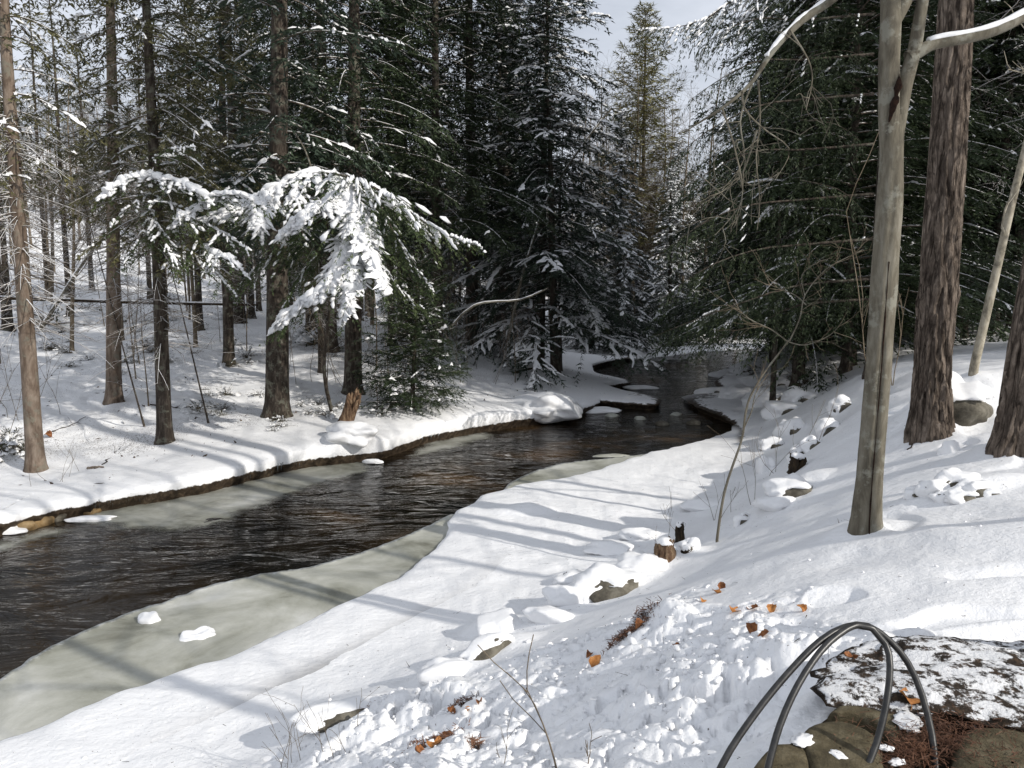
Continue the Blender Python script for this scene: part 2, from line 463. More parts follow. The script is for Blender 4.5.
def land(x, y, detail=True, dd=None):
    x = np.asarray(x, float).ravel(); y = np.asarray(y, float).ravel()
    r = np.hypot(x, y)
    d = seg_dist(x, y, river_s) if dd is None else dd
    d = d + fbm(x * .9, y * .9, 5, 3) * .10 + np.where(x < -2 + (y - 14) * .25, 1, .4) * fbm(x * 3.3, y * 3.3, 9, 2) * .05
    z = base_z(x, y)
    z = .115 + .5 * ((z - .115) + np.sqrt((z - .115) ** 2 + .0016))
    if detail:
        inland = sstep(.5, 5, d)
        left = sstep(0, 2.5, (y - 13.5) * .45 - x - 1.2)        # woods across the stream
        z = z + fbm(x * .35, y * .35, 21, 3) * .12 * inland + fbm(x * 1.3, y * 1.3, 31, 3) * .045 * np.clip(.35 + inland, 0, 1)
        z = z + left * inland * (fbm(x * 2.6, y * 2.6, 41, 3) * .05)
        # tossed, lumpy snow thrown off the path in the foreground
        lump = lumpmask(x, y)
        k = lump > .01
        if k.any():
            xx = x[k] + fbm(x[k] * 6, y[k] * 6, 55, 2) * .05; yy = y[k] + fbm(x[k] * 6 + 9, y[k] * 6, 56, 2) * .05
            hh = fbm(xx * 1.6, yy * 1.6, 51, 2) * .07 + worley(xx / .16, yy / .16, 1) * .075 * vnoise(xx * 2, yy * 2, 8) * 1.6 + worley(xx / .08, yy / .08, 2) * .042 + worley(xx / .042, yy / .042, 3) * .020
            z[k] += lump[k] * (hh - .03)
        # footprints worn over the plateau
        pl = sstep(1.6, 1.95, z) * (r < 14)
        z = z - pl * .05 * sstep(.62, .8, vnoise(x * 2.7, y * 2.7, 71)) * sstep(.45, .6, vnoise(x * .8, y * .8, 73))
        shelf = (1 - sstep(.3, .42, z))
        z = z + shelf * fbm(x * 4.5, y * 2.2, 81, 2) * .012
    for mxx, myy, h, rx, ry, an in MOUNDS:
        dx = x - mxx; dy = y - myy; ca, sa = math.cos(an), math.sin(an)
        q = ((dx * ca + dy * sa) / rx) ** 2 + ((-dx * sa + dy * ca) / ry) ** 2
        z = z + h * np.where(q < 1, (1 - np.minimum(q, 1)) ** 1.5, 0) * (1 + .15 * fbm(x * 3, y * 3, 91, 2))
    kp = (np.abs(x - 1.8) < 2.2) & (y > .5) & (y < 5)
    if kp.any():
        pm = path_mask(x[kp], y[kp])
        z[kp] = z[kp] * (1 - sstep(.10, -.02, pm)) + (sstep(.10, -.02, pm)) * 1.955 + .05 * np.exp(-((pm - .13) / .08) ** 2)
    z = z - .07 * np.exp(-np.clip(d - .12, 0, 9) / .14)          # rounded snow brim
    z = -.55 + (z + .55) * sstep(-.05, .10, d)
    return z, d
def lumpmask(x, y):
    # pushed-up snow between the crest and the path
    c = seg_dist(x, y, LUMP_POLY)
    return (1 - sstep(-.45, .25, c + fbm(x * 1.5, y * 1.5, 77, 3) * .4)) * (.55 + .45 * sstep(.3, .6, vnoise(x * 1.7, y * 1.7, 78)))
LUMP_POLY = np.array([at_z(x, y, z)[:2] for x, y, z in [(255, 768, .3), (330, 738, .4), (430, 690, .6), (520, 655, .85), (610, 618, 1.15), (690, 585, 1.4), (780, 590, 1.8), (880, 618, 1.9),
                                                         (930, 640, 1.95), (860, 660, 1.95), (780, 740, 1.95), (745, 800, 1.95), (400, 900, 1.6)]])
def hit(px, py, near=1.5, far=200, exact=False):
    """where the line of sight through a photograph point meets the land"""
    d = ray(px, py); t = np.geomspace(near, far, 700)
    P = EYE + np.outer(t / d[1], d)
    z, _ = land(P[:, 0], P[:, 1])
    below = np.where(P[:, 2] < z)[0]
    if not len(below): return P[-1]
    i = below[0]
    if i == 0: return P[0]
    a = P[i - 1, 2] - z[i - 1]; b = z[i] - P[i, 2]
    p = P[i - 1] + (P[i] - P[i - 1]) * (a / (a + b + 1e-9))
    return p
def zat(x, y): return float(land([x], [y])[0][0])

mound(985, 402, .40, 1.25, .8)
mound(955, 492, .10, .75, .35)
mound(550, 405, .35, 1.3, .8)
mound(685, 392, .22, 1.2, .8)
mound(350, 438, .22, .7, .5)
mound(525, 510, .10, .6, .35)
mound(670, 560, .12, .5, .5)

NEAR_ROCKS = [  # px, py, width, height, seed, label, options
    (606, 588, .75, .34, 1, 'big rounded snow covered rock with a dark hollow under its near side', dict(expose=1.0)),
    (642, 566, .62, .22, 2, 'flat snow covered rock directly left of the broken stumps', {}),
    (570, 600, .5, .24, 3, 'snow covered rock between the hollowed one and the oblong pair', {}),
    (498, 626, .5, .24, 4, 'upright rounded snow covered rock at the left end of the rock row', {}),
    (552, 618, .55, .16, 5, 'oblong snow covered rock lying beside the upright rounded one', dict(rot=-.4, dep=.45)),
    (492, 648, .6, .17, 6, 'long low snow covered rock with a reddish brown gap beneath it', dict(rot=.6, dep=.4, expose=.7, rock='rock')),
    (448, 672, .45, .14, 7, 'low snow covered hump below the long flat rock', dict(rot=.4)),
    (345, 714, .85, .17, 8, 'broad snow covered hump with a strip of bare red bark at its side', dict(rot=.55, dep=.4, expose=.5, rock='rock')),
    (792, 490, .65, .26, 9, 'snow capped rock in the shadow above the crooked sapling', dict(expose=.8)),
    (776, 504, .55, .18, 10, 'flat snow capped rock resting against the shaded one', {}),
    (700, 505, .6, .16, 11, 'small snow hump left of the crooked sapling', {}),
    (640, 535, .6, .16, 12, 'low snow hump on the flat just behind the broken stumps', {}),
    (800, 455, .4, .35, 13, 'small dark rock with a round white cap poking from the bank', dict(expose=1.2)),
    (610, 548, .6, .14, 18, 'low snow covered swell at the back of the rock row', {}),
    (575, 578, .5, .14, 19, 'faint snow hump behind the hollowed rock', {}),
]
NEAR_ROCKS = [(a, b, c * .85, d * .72, *e) for a, b, c, d, *e in NEAR_ROCKS]
for px, py, w_, h_, *_r in NEAR_ROCKS: mound(px, py, h_ * .75, w_ * .95, w_ * .8)
mound(866, 527, .07, .38, .3)
mound(931, 430, .12, .62, .5)
mound(1014, 448, .11, .55, .45)
# ------------------------------------------------------------------ ground sheet (finer near the viewer)
def litter_value(x, y, d):
    left = sstep(0, 2.5, (y - 13.5) * .45 - x - 1.2) * sstep(.4, 2.0, d)
    right = sstep(12, 20, y) * sstep(0, 3, x - 2) * sstep(.2, 1, d)
    spots = np.clip(.35 + 1.1 * fbm(x * .5, y * .5, 101, 3), 0, 1)
    lit = np.clip(left * (.25 + .75 * spots), 0, 1) * .9 + right * .6 * spots
    return lit + (1 - left) * (1 - right) * (.16 + .25 * np.clip(fbm(x * .8, y * .8, 103, 3), 0, 1))
def build_ground():
    rr = np.concatenate([np.linspace(.05, 1.5, 12, endpoint=False), np.geomspace(1.5, 70, 760), np.geomspace(70, 420, 60)[1:]])
    fine = np.linspace(R(90 - 38), R(90 + 38), 640)
    coarse = np.linspace(R(90 + 38), R(360 + 90 - 38), 120)[1:]
    th = np.concatenate([fine, coarse[:-1]])
    Rr, Th = np.meshgrid(rr, th, indexing='ij')
    x = (Rr * np.cos(Th)).ravel(); y = (Rr * np.sin(Th)).ravel()
    far = np.hypot(x, y) > 95
    sd = np.full(len(x), 60.0); gx = np.zeros(len(x)); gy = np.zeros(len(x))
    sd[~far], gx[~far], gy[~far] = seg_dist(x[~far], y[~far], river_s, True)
    z, d = land(x, y, dd=sd)
    nr, nth = Rr.shape
    inband = (y > 2.5) & (x > -14) & (np.hypot(x, y) < 62)
    z = z - np.where(inband, .05 * sstep(1.10, .6, sd), 0) - np.where(inband, .8 * sstep(.30, .18, sd), 0)
    x2, y2 = x, y
    I, J = np.meshgrid(np.arange(nr - 1), np.arange(nth), indexing='ij')
    J2 = (J + 1) % nth
    Q = np.stack([I * nth + J, (I + 1) * nth + J, (I + 1) * nth + J2, I * nth + J2], -1).reshape(-1, 4)
    me = mesh_from("snow_ground", np.stack([x2, y2, z], 1), [Q])
    lit = litter_value(x, y, d)
    at = me.attributes.new('litter', 'FLOAT', 'POINT'); at.data.foreach_set('value', lit.astype(np.float32))
    o = put("snow_ground", me, M['ground']); tag(o, kind='structure')
build_ground()

def build_banks():
    """snow brim hanging over the undercut earth, following the shoreline"""
    P = resample(river, .6)
    # vary the step with distance
    Pc = np.vstack([P, P[:1]]); L = np.concatenate([[0], np.cumsum(np.linalg.norm(np.diff(Pc, axis=0), axis=1))])
    s_ = 0; S = []
    while s_ < L[-1]:
        S.append(s_); px_ = np.interp(s_, L, Pc[:, 0]); py_ = np.interp(s_, L, Pc[:, 1])
        s_ += np.clip(np.hypot(px_, py_) * .0045, .03, .3)
    S = np.array(S); X = np.interp(S, L, Pc[:, 0]); Y = np.interp(S, L, Pc[:, 1])
    Tn = np.stack([np.roll(X, -3) - np.roll(X, 3), np.roll(Y, -3) - np.roll(Y, 3)], 1); Tn /= np.linalg.norm(Tn, axis=1)[:, None]
    area = .5 * np.sum(X * np.roll(Y, -1) - Y * np.roll(X, -1))
    Nn = np.stack([Tn[:, 1], -Tn[:, 0]], 1) * (1 if area > 0 else -1)
    off = np.concatenate([np.linspace(-.28, -.12, 4), np.linspace(-.10, .34, 30), np.linspace(.38, 1.25, 12)])
    x = (X[:, None] + Nn[:, :1] * off[None]).ravel(); y = (Y[:, None] + Nn[:, 1:] * off[None]).ravel()
    sd, gx, gy = seg_dist(x, y, river_s, True)
    z, d = land(x, y, dd=sd)
    leftb = z * 0 + sstep(.15, .22, base_z(x, y))
    topz = sstep(.03, .12, z) * (1 - .25 * leftb) * (1 - leftb + leftb * sstep(.05, .15, z))
    lip = .10 + .12 * leftb + .05 * fbm(x * 2, y * 2, 19, 2)
    push = lip * topz * sstep(.0, .05, d) * (1 - sstep(.1, 1.0, d))
    z = z + .003 * sstep(1.25, 1.0, sd) - .004 * sstep(1.12, 1.25, sd)
    V = np.stack([x - gx * push, y - gy * push, z], 1)
    n, m = len(S), len(off)
    keep = (np.hypot(X, Y) < 62) & (Y > 2.5) & (X > -14)
    I = np.nonzero(keep & np.roll(keep, -1))[0][:, None]; J = np.arange(m - 1)[None]
    I2 = (I + 1) % n
    Q = np.stack([I * m + J, I2 * m + J, I2 * m + J + 1, I * m + J + 1], -1).reshape(-1, 4)
    if area > 0: Q = Q[:, ::-1]
    used = np.unique(Q); rm = np.full(len(V), -1); rm[used] = np.arange(len(used))
    me = mesh_from("stream_bank", V[used], [rm[Q]])
    at = me.attributes.new('litter', 'FLOAT', 'POINT'); at.data.foreach_set('value', litter_value(x, y, d)[used].astype(np.float32))
    at = me.attributes.new('earth', 'FLOAT', 'POINT'); at.data.foreach_set('value', leftb[used].astype(np.float32))
    tag(put("stream_bank", me, M['ground']), kind='structure')
build_banks()

# ------------------------------------------------------------------ water
def build_water():
    # rippled sheet: real wavelets close by, bump beyond
    xs = np.linspace(-34, 62, 2); 
    g = Geo()
    rr = np.geomspace(3.5, 90, 330); th = np.linspace(R(40), R(215), 520)
    Rr, Th = np.meshgrid(rr, th, indexing='ij'); x = (Rr * np.cos(Th)).ravel(); y = (Rr * np.sin(Th)).ravel()
    d = seg_dist(x, y, river_s)
    a = R(28); u = x * math.cos(a) + y * math.sin(a); v = -x * math.sin(a) + y * math.cos(a)
    wob = fbm(u * .35, v * .8, 7, 2) * .8
    h = fbm(u * 1.1 + wob, v * 3.2 + wob, 3, 3, .55) * .024 + fbm(u * 3.0, v * 9 + wob, 13, 2) * .007
    h = h * np.clip(-d / 1.5, .15, 1)
    n = len(th)
    keepv = d < .7
    I, J = np.meshgrid(np.arange(len(rr) - 1), np.arange(n - 1), indexing='ij')
    Q = np.stack([I * n + J, (I + 1) * n + J, (I + 1) * n + J + 1, I * n + J + 1], -1).reshape(-1, 4)
    Q = Q[keepv[Q].any(1)]
    used = np.unique(Q); remap = np.full(len(x), -1); remap[used] = np.arange(len(used))
    V = np.stack([x, y, h], 1)[used]
    me = mesh_from("stream_water", V, [remap[Q]])
    tag(put("stream_water", me, M['water']), kind='structure')
build_water()

# ------------------------------------------------------------------ sheets of ice
def sheet(name, poly, z_top, thick, mat, noise_amp=.06, step=.12, seed=1, kind=None):
    """thin ragged sheet of ice with a frosted rim, real thickness and slight relief"""
    P = resample(np.array(poly), .12); c = P.mean(0)
    nrm_ = P - c; nrm_ /= np.linalg.norm(nrm_, axis=1)[:, None]
    P = P + nrm_ * (fbm(P[:, 0] * 2.5, P[:, 1] * 2.5, seed, 3) * noise_amp + fbm(P[:, 0] * 11, P[:, 1] * 11, seed + 4, 2) * .035)[:, None]
    h = step * .6
    gx = np.arange(P[:, 0].min() - h, P[:, 0].max() + 2 * h, h); gy = np.arange(P[:, 1].min() - h, P[:, 1].max() + 2 * h, h)
    X, Y = np.meshgrid(gx, gy, indexing='ij'); x = X.ravel(); y = Y.ravel()
    sd, dx, dy = seg_dist(x, y, P, True)
    m = np.abs(sd) < h * .72
    x = np.where(m, x - dx * sd, x); y = np.where(m, y - dy * sd, y); sd = np.where(m, 0, sd)
    n = len(gy); I, J = np.meshgrid(np.arange(len(gx) - 1), np.arange(n - 1), indexing='ij')
    Q = np.stack([I * n + J, (I + 1) * n + J, (I + 1) * n + J + 1, I * n + J + 1], -1).reshape(-1, 4)
    Q = Q[(sd[Q] <= 1e-6).all(1)]
    # drop cells squashed flat by the snapping
    q0, q1, q2, q3 = (np.stack([x[Q[:, k]], y[Q[:, k]]], 1) for k in range(4))
    d1 = q2 - q0; d2 = q3 - q1
    Q = Q[(.5 * np.abs(d1[:, 0] * d2[:, 1] - d1[:, 1] * d2[:, 0])) > h * h * .08]
    used = np.unique(Q); rm = np.full(len(x), -1); rm[used] = np.arange(len(used)); Q = rm[Q]
    x, y, sd = x[used], y[used], sd[used]
    rim = np.clip(1 + sd / (.55 if mat.name == 'thin_ice' else .16), 0, 1)
    z = fbm(x * 1.5, y * 1.5, seed + 9, 3) * .008 + rim ** 2 * (.006 + .012 * vnoise(x * 14, y * 14, seed)) + .004 * fbm(x * 9, y * 9, seed + 5, 2)
    E = np.concatenate([Q[:, [k, (k + 1) % 4]] for k in range(4)]); key = np.sort(E, 1); u_, inv, cnt = np.unique(key, axis=0, return_inverse=True, return_counts=True)
    B = E[cnt[inv.ravel()] == 1]; nv = len(x)
    V = np.concatenate([np.stack([x - c[0], y - c[1], z], 1), np.stack([x - c[0], y - c[1], z * 0 - thick], 1)])
    S = np.stack([B[:, 1], B[:, 0], B[:, 0] + nv, B[:, 1] + nv], 1)
    me = mesh_from(name, V, [np.concatenate([Q, S])])
    at = me.attributes.new('rim', 'FLOAT', 'POINT'); at.data.foreach_set('value', np.concatenate([rim, rim]).astype(np.float32))
    return tag(put(name, me, mat, loc=(c[0], c[1], z_top)), kind=kind)
def zp(pts, z=0): return [at_z(x, y, z)[:2] for x, y in pts]
ice1 = zp([(-30, 700), (0, 684), (40, 657), (90, 633), (130, 615), (160, 607), (205, 590), (260, 578), (330, 565), (390, 545), (432, 527), (456, 517),
           (470, 540), (440, 590), (350, 640), (200, 705), (60, 750), (-60, 785), (-110, 770), (-90, 730)])
sheet("border_ice", ice1, .035, .05, M['ice'], .05, .08, 3, kind='structure')
ice2 = zp([(498, 499), (512, 484), (545, 470), (570, 464), (610, 460), (650, 455), (668, 452), (690, 448), (700, 452), (660, 470), (600, 486), (540, 495), (500, 500)])
sheet("border_ice", ice2, .035, .05, M['ice'], .05, .1, 5, kind='structure')
ice3 = zp([(60, 522), (110, 533), (160, 536), (215, 530), (260, 512), (300, 496), (345, 482), (380, 470), (360, 456), (325, 462), (300, 462), (200, 488), (100, 505)])
ice4 = zp([(400, 462), (425, 458), (450, 453), (480, 444), (500, 437), (490, 432), (460, 434), (420, 443)])
sheet("border_ice", ice4, .012, .03, M['thin_ice'], .12, .12, 9, kind='structure')
ice5 = zp([(-60, 575), (0, 556), (50, 541), (95, 531), (60, 524), (0, 538), (-60, 555)])
sheet("border_ice", ice5, .012, .03, M['thin_ice'], .12, .12, 11, kind='structure')
sheet("border_ice", ice3, .012, .03, M['thin_ice'], .12, .12, 8, kind='structure')
# ------------------------------------------------------------------ tubes, boughs, crowns
import bmesh
def ico(sub):
    bm = bmesh.new(); bmesh.ops.create_icosphere(bm, subdivisions=sub, radius=1)
    bm.verts.ensure_lookup_table()
    V = np.array([v.co[:] for v in bm.verts]); F = np.array([[v.index for v in f.verts] for f in bm.faces]); bm.free(); return V, F
ICO = {k: ico(k) for k in (1, 2, 3, 4, 5)}

def tube(P, rad, sides=6, cap=True, flat=1.0):
    P = np.asarray(P, float); n = len(P)
    rad = np.broadcast_to(np.asarray(rad, float), (n,))
    T = np.gradient(P, axis=0); T /= np.linalg.norm(T, axis=1)[:, None] + 1e-9
    ref = np.array([0, 0, 1.0]) if abs(T[:, 2]).mean() < .8 else np.array([1.0, 0, 0])
    A = np.cross(T, ref); A /= np.linalg.norm(A, axis=1)[:, None] + 1e-9
    B = np.cross(A, T)
    a = np.linspace(0, 2 * PI, sides, endpoint=False)
    V = P[:, None] + rad[:, None, None] * (np.cos(a)[None, :, None] * A[:, None] + flat * np.sin(a)[None, :, None] * B[:, None])
    V = V.reshape(-1, 3)
    i = np.arange(n - 1)[:, None] * sides; j = np.arange(sides)[None]; j2 = (j + 1) % sides
    Q = np.stack([i + j, i + j2, i + sides + j2, i + sides + j], -1).reshape(-1, 4)
    F = [Q]
    if cap:
        V = np.vstack([V, P[:1], P[-1:]]); c0 = n * sides; c1 = c0 + 1
        k = np.arange(sides); k2 = (k + 1) % sides
        F.append(np.stack([k2, k, np.full(sides, c0)], 1))
        F.append(np.stack([(n - 1) * sides + k, (n - 1) * sides + k2, np.full(sides, c1)], 1))
    return V, F
def add_tube(g, P, rad, sides=6, cap=False, flat=1.0):
    V, F = tube(P, rad, sides, cap, flat); g.add(V, *F)
def polyline(P, n):
    P = np.asarray(P, float)
    if len(P) > 2: P = resample(P, np.linalg.norm(np.diff(P, axis=0), axis=1).sum() / (3 * len(P)), closed=False)
    L = np.concatenate([[0], np.cumsum(np.linalg.norm(np.diff(P, axis=0), axis=1))])
    t = np.linspace(0, L[-1], n)
    return np.stack([np.interp(t, L, P[:, k]) for k in range(3)], 1), L[-1]

def nrm(v): return v / (np.linalg.norm(v, axis=-1, keepdims=True) + 1e-9)
def snow_ribbons(gs, O, D, L, wid, hgt, rng, seg=5, sag=.25, lift=.0):
    """low irregular pads of snow lying along many twigs at once; O,D (n,3), L,wid (n)"""
    n = len(O)
    if not n: return
    D = D.copy(); D[:, 2] = np.maximum(D[:, 2], -.55); D = nrm(D)
    u = np.linspace(0, 1, seg + 1)
    env = np.array([.25, .85, 1, .95, .8, .2]) if seg == 5 else np.sin(PI * np.clip(u * .9 + .08, 0, 1)) ** .6
    ctr = O[:, None] + D[:, None] * (L[:, None, None] * u[None, :, None])
    ctr[:, :, 2] -= sag * L[:, None] * u[None] ** 2 - lift
    side = nrm(np.cross(D, np.array([0, 0, 1.0])))
    ctr += side[:, None] * (rng.normal(0, .35, (n, seg + 1)) * wid[:, None])[..., None]
    wl = wid[:, None] * env[None] * rng.uniform(.25, 1.7, (n, seg + 1)); wr = wid[:, None] * env[None] * rng.uniform(.25, 1.7, (n, seg + 1))
    hh = hgt * env[None] * rng.uniform(.3, 1.6, (n, seg + 1))
    Lf = ctr - side[:, None] * wl[..., None]; Rt = ctr + side[:, None] * wr[..., None]
    Lf[:, :, 2] -= .4 * wl; Rt[:, :, 2] -= .4 * wr
    Tp = ctr.copy(); Tp[:, :, 2] += hh
    V = np.stack([Lf, Tp, Rt], 2).reshape(-1, 3)
    base = (np.arange(n) * (seg + 1) * 3)[:, None, None]
    i = (np.arange(seg) * 3)[None, :, None]; k = np.arange(2)[None, None]
    a = base + i + k
    Q = np.stack([a, a + 1, a + 4, a + 3], -1).reshape(-1, 4)
    gs.add(V, Q[:, ::-1])
def snow_pads(gs, O, D, L, W, Hh, rng, sub=1):
    """rounded, irregular cushions of snow"""
    V0, F0 = ICO[sub]
    for o, d, l, w, h in zip(O, D, L, W, Hh):
        d = np.array([d[0], d[1], max(-.6, d[2])]); d = d / np.linalg.norm(d)
        s = nrm(np.cross(d, [0, 0, 1.0])); up = np.cross(s, d)
        k = 1 + .30 * np.sin(V0 @ rng.normal(0, 2.2, 3) + rng.uniform(0, 6)) + .18 * np.sin(V0 @ rng.normal(0, 5, 3))
        q = V0 * k[:, None]; q = q * [l * .5, w, h]; q[:, 2] = np.where(q[:, 2] < 0, q[:, 2] * .35, q[:, 2])
        gs.add(o + q[:, :1] * d + q[:, 1:2] * s + q[:, 2:] * up, F0)
def bough(g, gs, gw, axis, rng, wprof=.42, twig_step=.14, spacing=.06, bl=.10, bw=.028, snow=.0, snow_w=.05, snow_h=.03, wood=.012, start=.12, sag=.3, lmin=.12, axis_snow=True, hang=0.0, pads=False):
    """one conifer bough: wood along axis, flat side sprays of needles, snow on top.  g needles, gs snow, gw wood"""
    A, L = polyline(axis, 12)
    nt_ = max(3, int(L * (1 - start) / twig_step))
    t = np.repeat(np.linspace(start, 1, nt_), 2) + rng.uniform(-.3, .3, nt_ * 2) / nt_
    t = np.clip(t, 0, 1); s = np.tile([1, -1], nt_)
    P = np.stack([np.interp(t * 11, np.arange(12), A[:, k]) for k in range(3)], 1)
    Tn = nrm(np.gradient(A, axis=0)); T = nrm(np.stack([np.interp(t * 11, np.arange(12), Tn[:, k]) for k in range(3)], 1))
    S = nrm(np.cross(T, np.array([0, 0, 1.0]) + rng.normal(0, .12, (len(t), 3))))
    ang = R(60) - R(26) * t + rng.normal(0, .30, len(t))
    D = nrm(T * np.cos(ang)[:, None] + S * (s * np.sin(ang))[:, None] + np.array([0, 0, 1.0]) * (rng.normal(-.05, .2, len(t)) - hang * rng.uniform(.2, 1.8, len(t)))[:, None])
    ln = (wprof * L * np.clip(1.02 - t, 0, 1) ** .75 * np.clip(t * 3.2 + .3, 0, 1) + lmin) * rng.uniform(.25, 1.3, len(t))
    # tip twig
    P = np.vstack([P, A[-2:-1]]); D = np.vstack([D, Tn[-1:]]); ln = np.append(ln, lmin * 2)
    nb = np.maximum(2, (ln / spacing).astype(int))
    idx = np.repeat(np.arange(len(ln)), nb)
    u = np.concatenate([np.linspace(.08, 1, k) for k in nb]) + rng.uniform(-.03, .03, len(idx))
    bendv = rng.normal(0, .22, (len(ln), 3)) * [1, 1, .5]
    for sd in (1, -1):
        O = P[idx] + D[idx] * (ln[idx] * u)[:, None] + bendv[idx] * (ln[idx] * u ** 2)[:, None]
        O[:, 2] -= sag * ln[idx] * u ** 2
        Sd = nrm(np.cross(D[idx], [0, 0, 1.0]))
        a = R(42) + rng.normal(0, .22, len(idx))
        dz = rng.normal(-.12, .28, len(idx)) - 2 * sag * u * .5
        Db = nrm(D[idx] * np.cos(a)[:, None] + Sd * (sd * np.sin(a))[:, None] + np.stack([0 * dz, 0 * dz, dz], 1))
        W = nrm(np.cross(Db, rng.normal(0, .5, (len(idx), 3)) + [0, 0, 1.0]))
        b = bl * rng.uniform(.6, 1.3, len(idx)); ww = bw * rng.uniform(.7, 1.3, len(idx))
        v0 = O - W * ww[:, None] * .5; v1 = O + Db * b[:, None]; v2 = O + W * ww[:, None] * .5 + Db * (b * .25)[:, None]
        V = np.stack([v0, v2, v1], 1).reshape(-1, 3)
        g.add(V, np.arange(len(V)).reshape(-1, 3))
    if gw is not None:
        add_tube(gw, A, np.linspace(wood * max(.6, L ** .7), .003, len(A)), 4)
    if gs is not None and pads:
        m = np.nonzero((rng.random(len(ln)) < snow) & (ln > lmin * .5))[0]
        for i in m:
            k = max(1, int(ln[i] / (snow_w * 1.3)))
            k = min(k, 4); uu = (np.arange(k) + .5) / k * rng.uniform(.5, .95)
            Oo = P[i] + D[i] * (ln[i] * uu)[:, None]; Oo[:, 2] += bl * .25 - sag * ln[i] * uu ** 2 * .8
            Oo += bendv[i] * (ln[i] * uu ** 2)[:, None]
            snow_pads(gs, Oo, np.repeat((D[i] - [0, 0, sag * .6])[None], k, 0), ln[i] / k * rng.uniform(.9, 1.5, k), snow_w * rng.uniform(.5, 1.2, k) * (1.1 - .6 * uu), snow_h * rng.uniform(.5, 1.1, k), rng)
    elif gs is not None and snow > 0:
        m = rng.random(len(ln)) < snow
        m &= ln > lmin * .9
        f = rng.uniform(.3, .8, m.sum()); st = rng.uniform(0, .35, m.sum())
        snow_ribbons(gs, P[m] + D[m] * (ln[m] * st)[:, None] + [0, 0, bl * .1], D[m], ln[m] * f, snow_w * rng.uniform(.6, 1.5, m.sum()), snow_h, rng, sag=sag * .7)
        if axis_snow:
            k = int(1 + L * 1.2)
            for q in range(k):
                if rng.random() < snow * 1.2:
                    i0 = rng.integers(1, 9); i1 = min(11, i0 + 2)
                    d = A[i1] - A[i0]; l = np.linalg.norm(d)
                    snow_ribbons(gs, A[i0][None] + [0, 0, .02], (d / l)[None], np.array([l]), np.array([snow_w * 1.5]), snow_h * 1.6, rng, sag=0)

def crown(H, base, rad, nbough, seed, droop=.25, up=.15, snow=.15, shape=.9, bl=.13, bw=.042, twig_step=.17, spacing=.085, dead=0, wprof=.42, gap=0.0, hang=0.0, snow_w=.055, upturn=.1, low_r=.6):
    """crown of a conifer of height H with its lowest living bough at height base"""
    rng = np.random.default_rng(seed)
    g, gs, gw = Geo(), Geo(), Geo()
    az = 0
    for k in range(nbough):
        f = (k + rng.uniform(-.4, .4)) / nbough; f = min(max(f, 0), .995)
        f = 1 - (1 - f) ** 1.15
        z = base + (H - base) * f
        az += 2.399 + rng.normal(0, .35)
        if gap and vnoise(np.array([z * .8 + 11 * seed]), np.array([az % (2 * PI) * 1.1]), seed)[0] < gap: continue
        r = rad * (1 - f) ** shape * (low_r + (1 - low_r) * min(1, f * 4)) * rng.uniform(.6, 1.15) + .18
        h = np.array([math.cos(az), math.sin(az)])
        el = up * (1 - f * .2) + .9 * f ** 3 + rng.normal(0, .08)
        s = np.linspace(0, 1, 7)
        bend = rng.normal(0, .12)
        dx = r * s; dz = el * dx - droop * r * s ** 2 + upturn * r * s ** 4
        lat = bend * r * s ** 2
        ax = np.stack([h[0] * dx - h[1] * lat, h[1] * dx + h[0] * lat, z + dz], 1)
        bough(g, gs if snow else None, gw, ax, rng, snow=snow * rng.choice([.1, .6, 1.0, 1.7, 2.2]), start=rng.uniform(.03, .3) if f < .5 else .06, twig_step=twig_step, spacing=spacing, bl=bl, bw=bw, wprof=wprof * (1.0 if r > 1 else 1.2), hang=hang, snow_w=snow_w)
    for k in range(dead):     # dead, needle-less lower branches
        z = rng.uniform(base * .5, base * 1.25); a = rng.uniform(0, 2 * PI); l = rng.uniform(.4, 1.6)
        h = np.array([math.cos(a), math.sin(a), rng.uniform(-.35, .1)])
        s = np.linspace(0, 1, 5)[:, None]
        ax = np.array([0, 0, z]) + h * l * s + np.array([0, 0, -.2]) * s ** 2 * l
        add_tube(gw, ax, np.linspace(.012, .003, 5), 3)
        for q in range(4):
            p = ax[1 + q % 4]; d = nrm(h + rng.normal(0, .6, 3)) * l * .4
            add_tube(gw, np.stack([p, p + d * .5, p + d + [0, 0, -.05]]), [.005, .004, .002], 3)
    return g.mesh("crown_needles", False), (gs.mesh("bough_snow") if gs.n else None), gw.mesh("crown_branches")

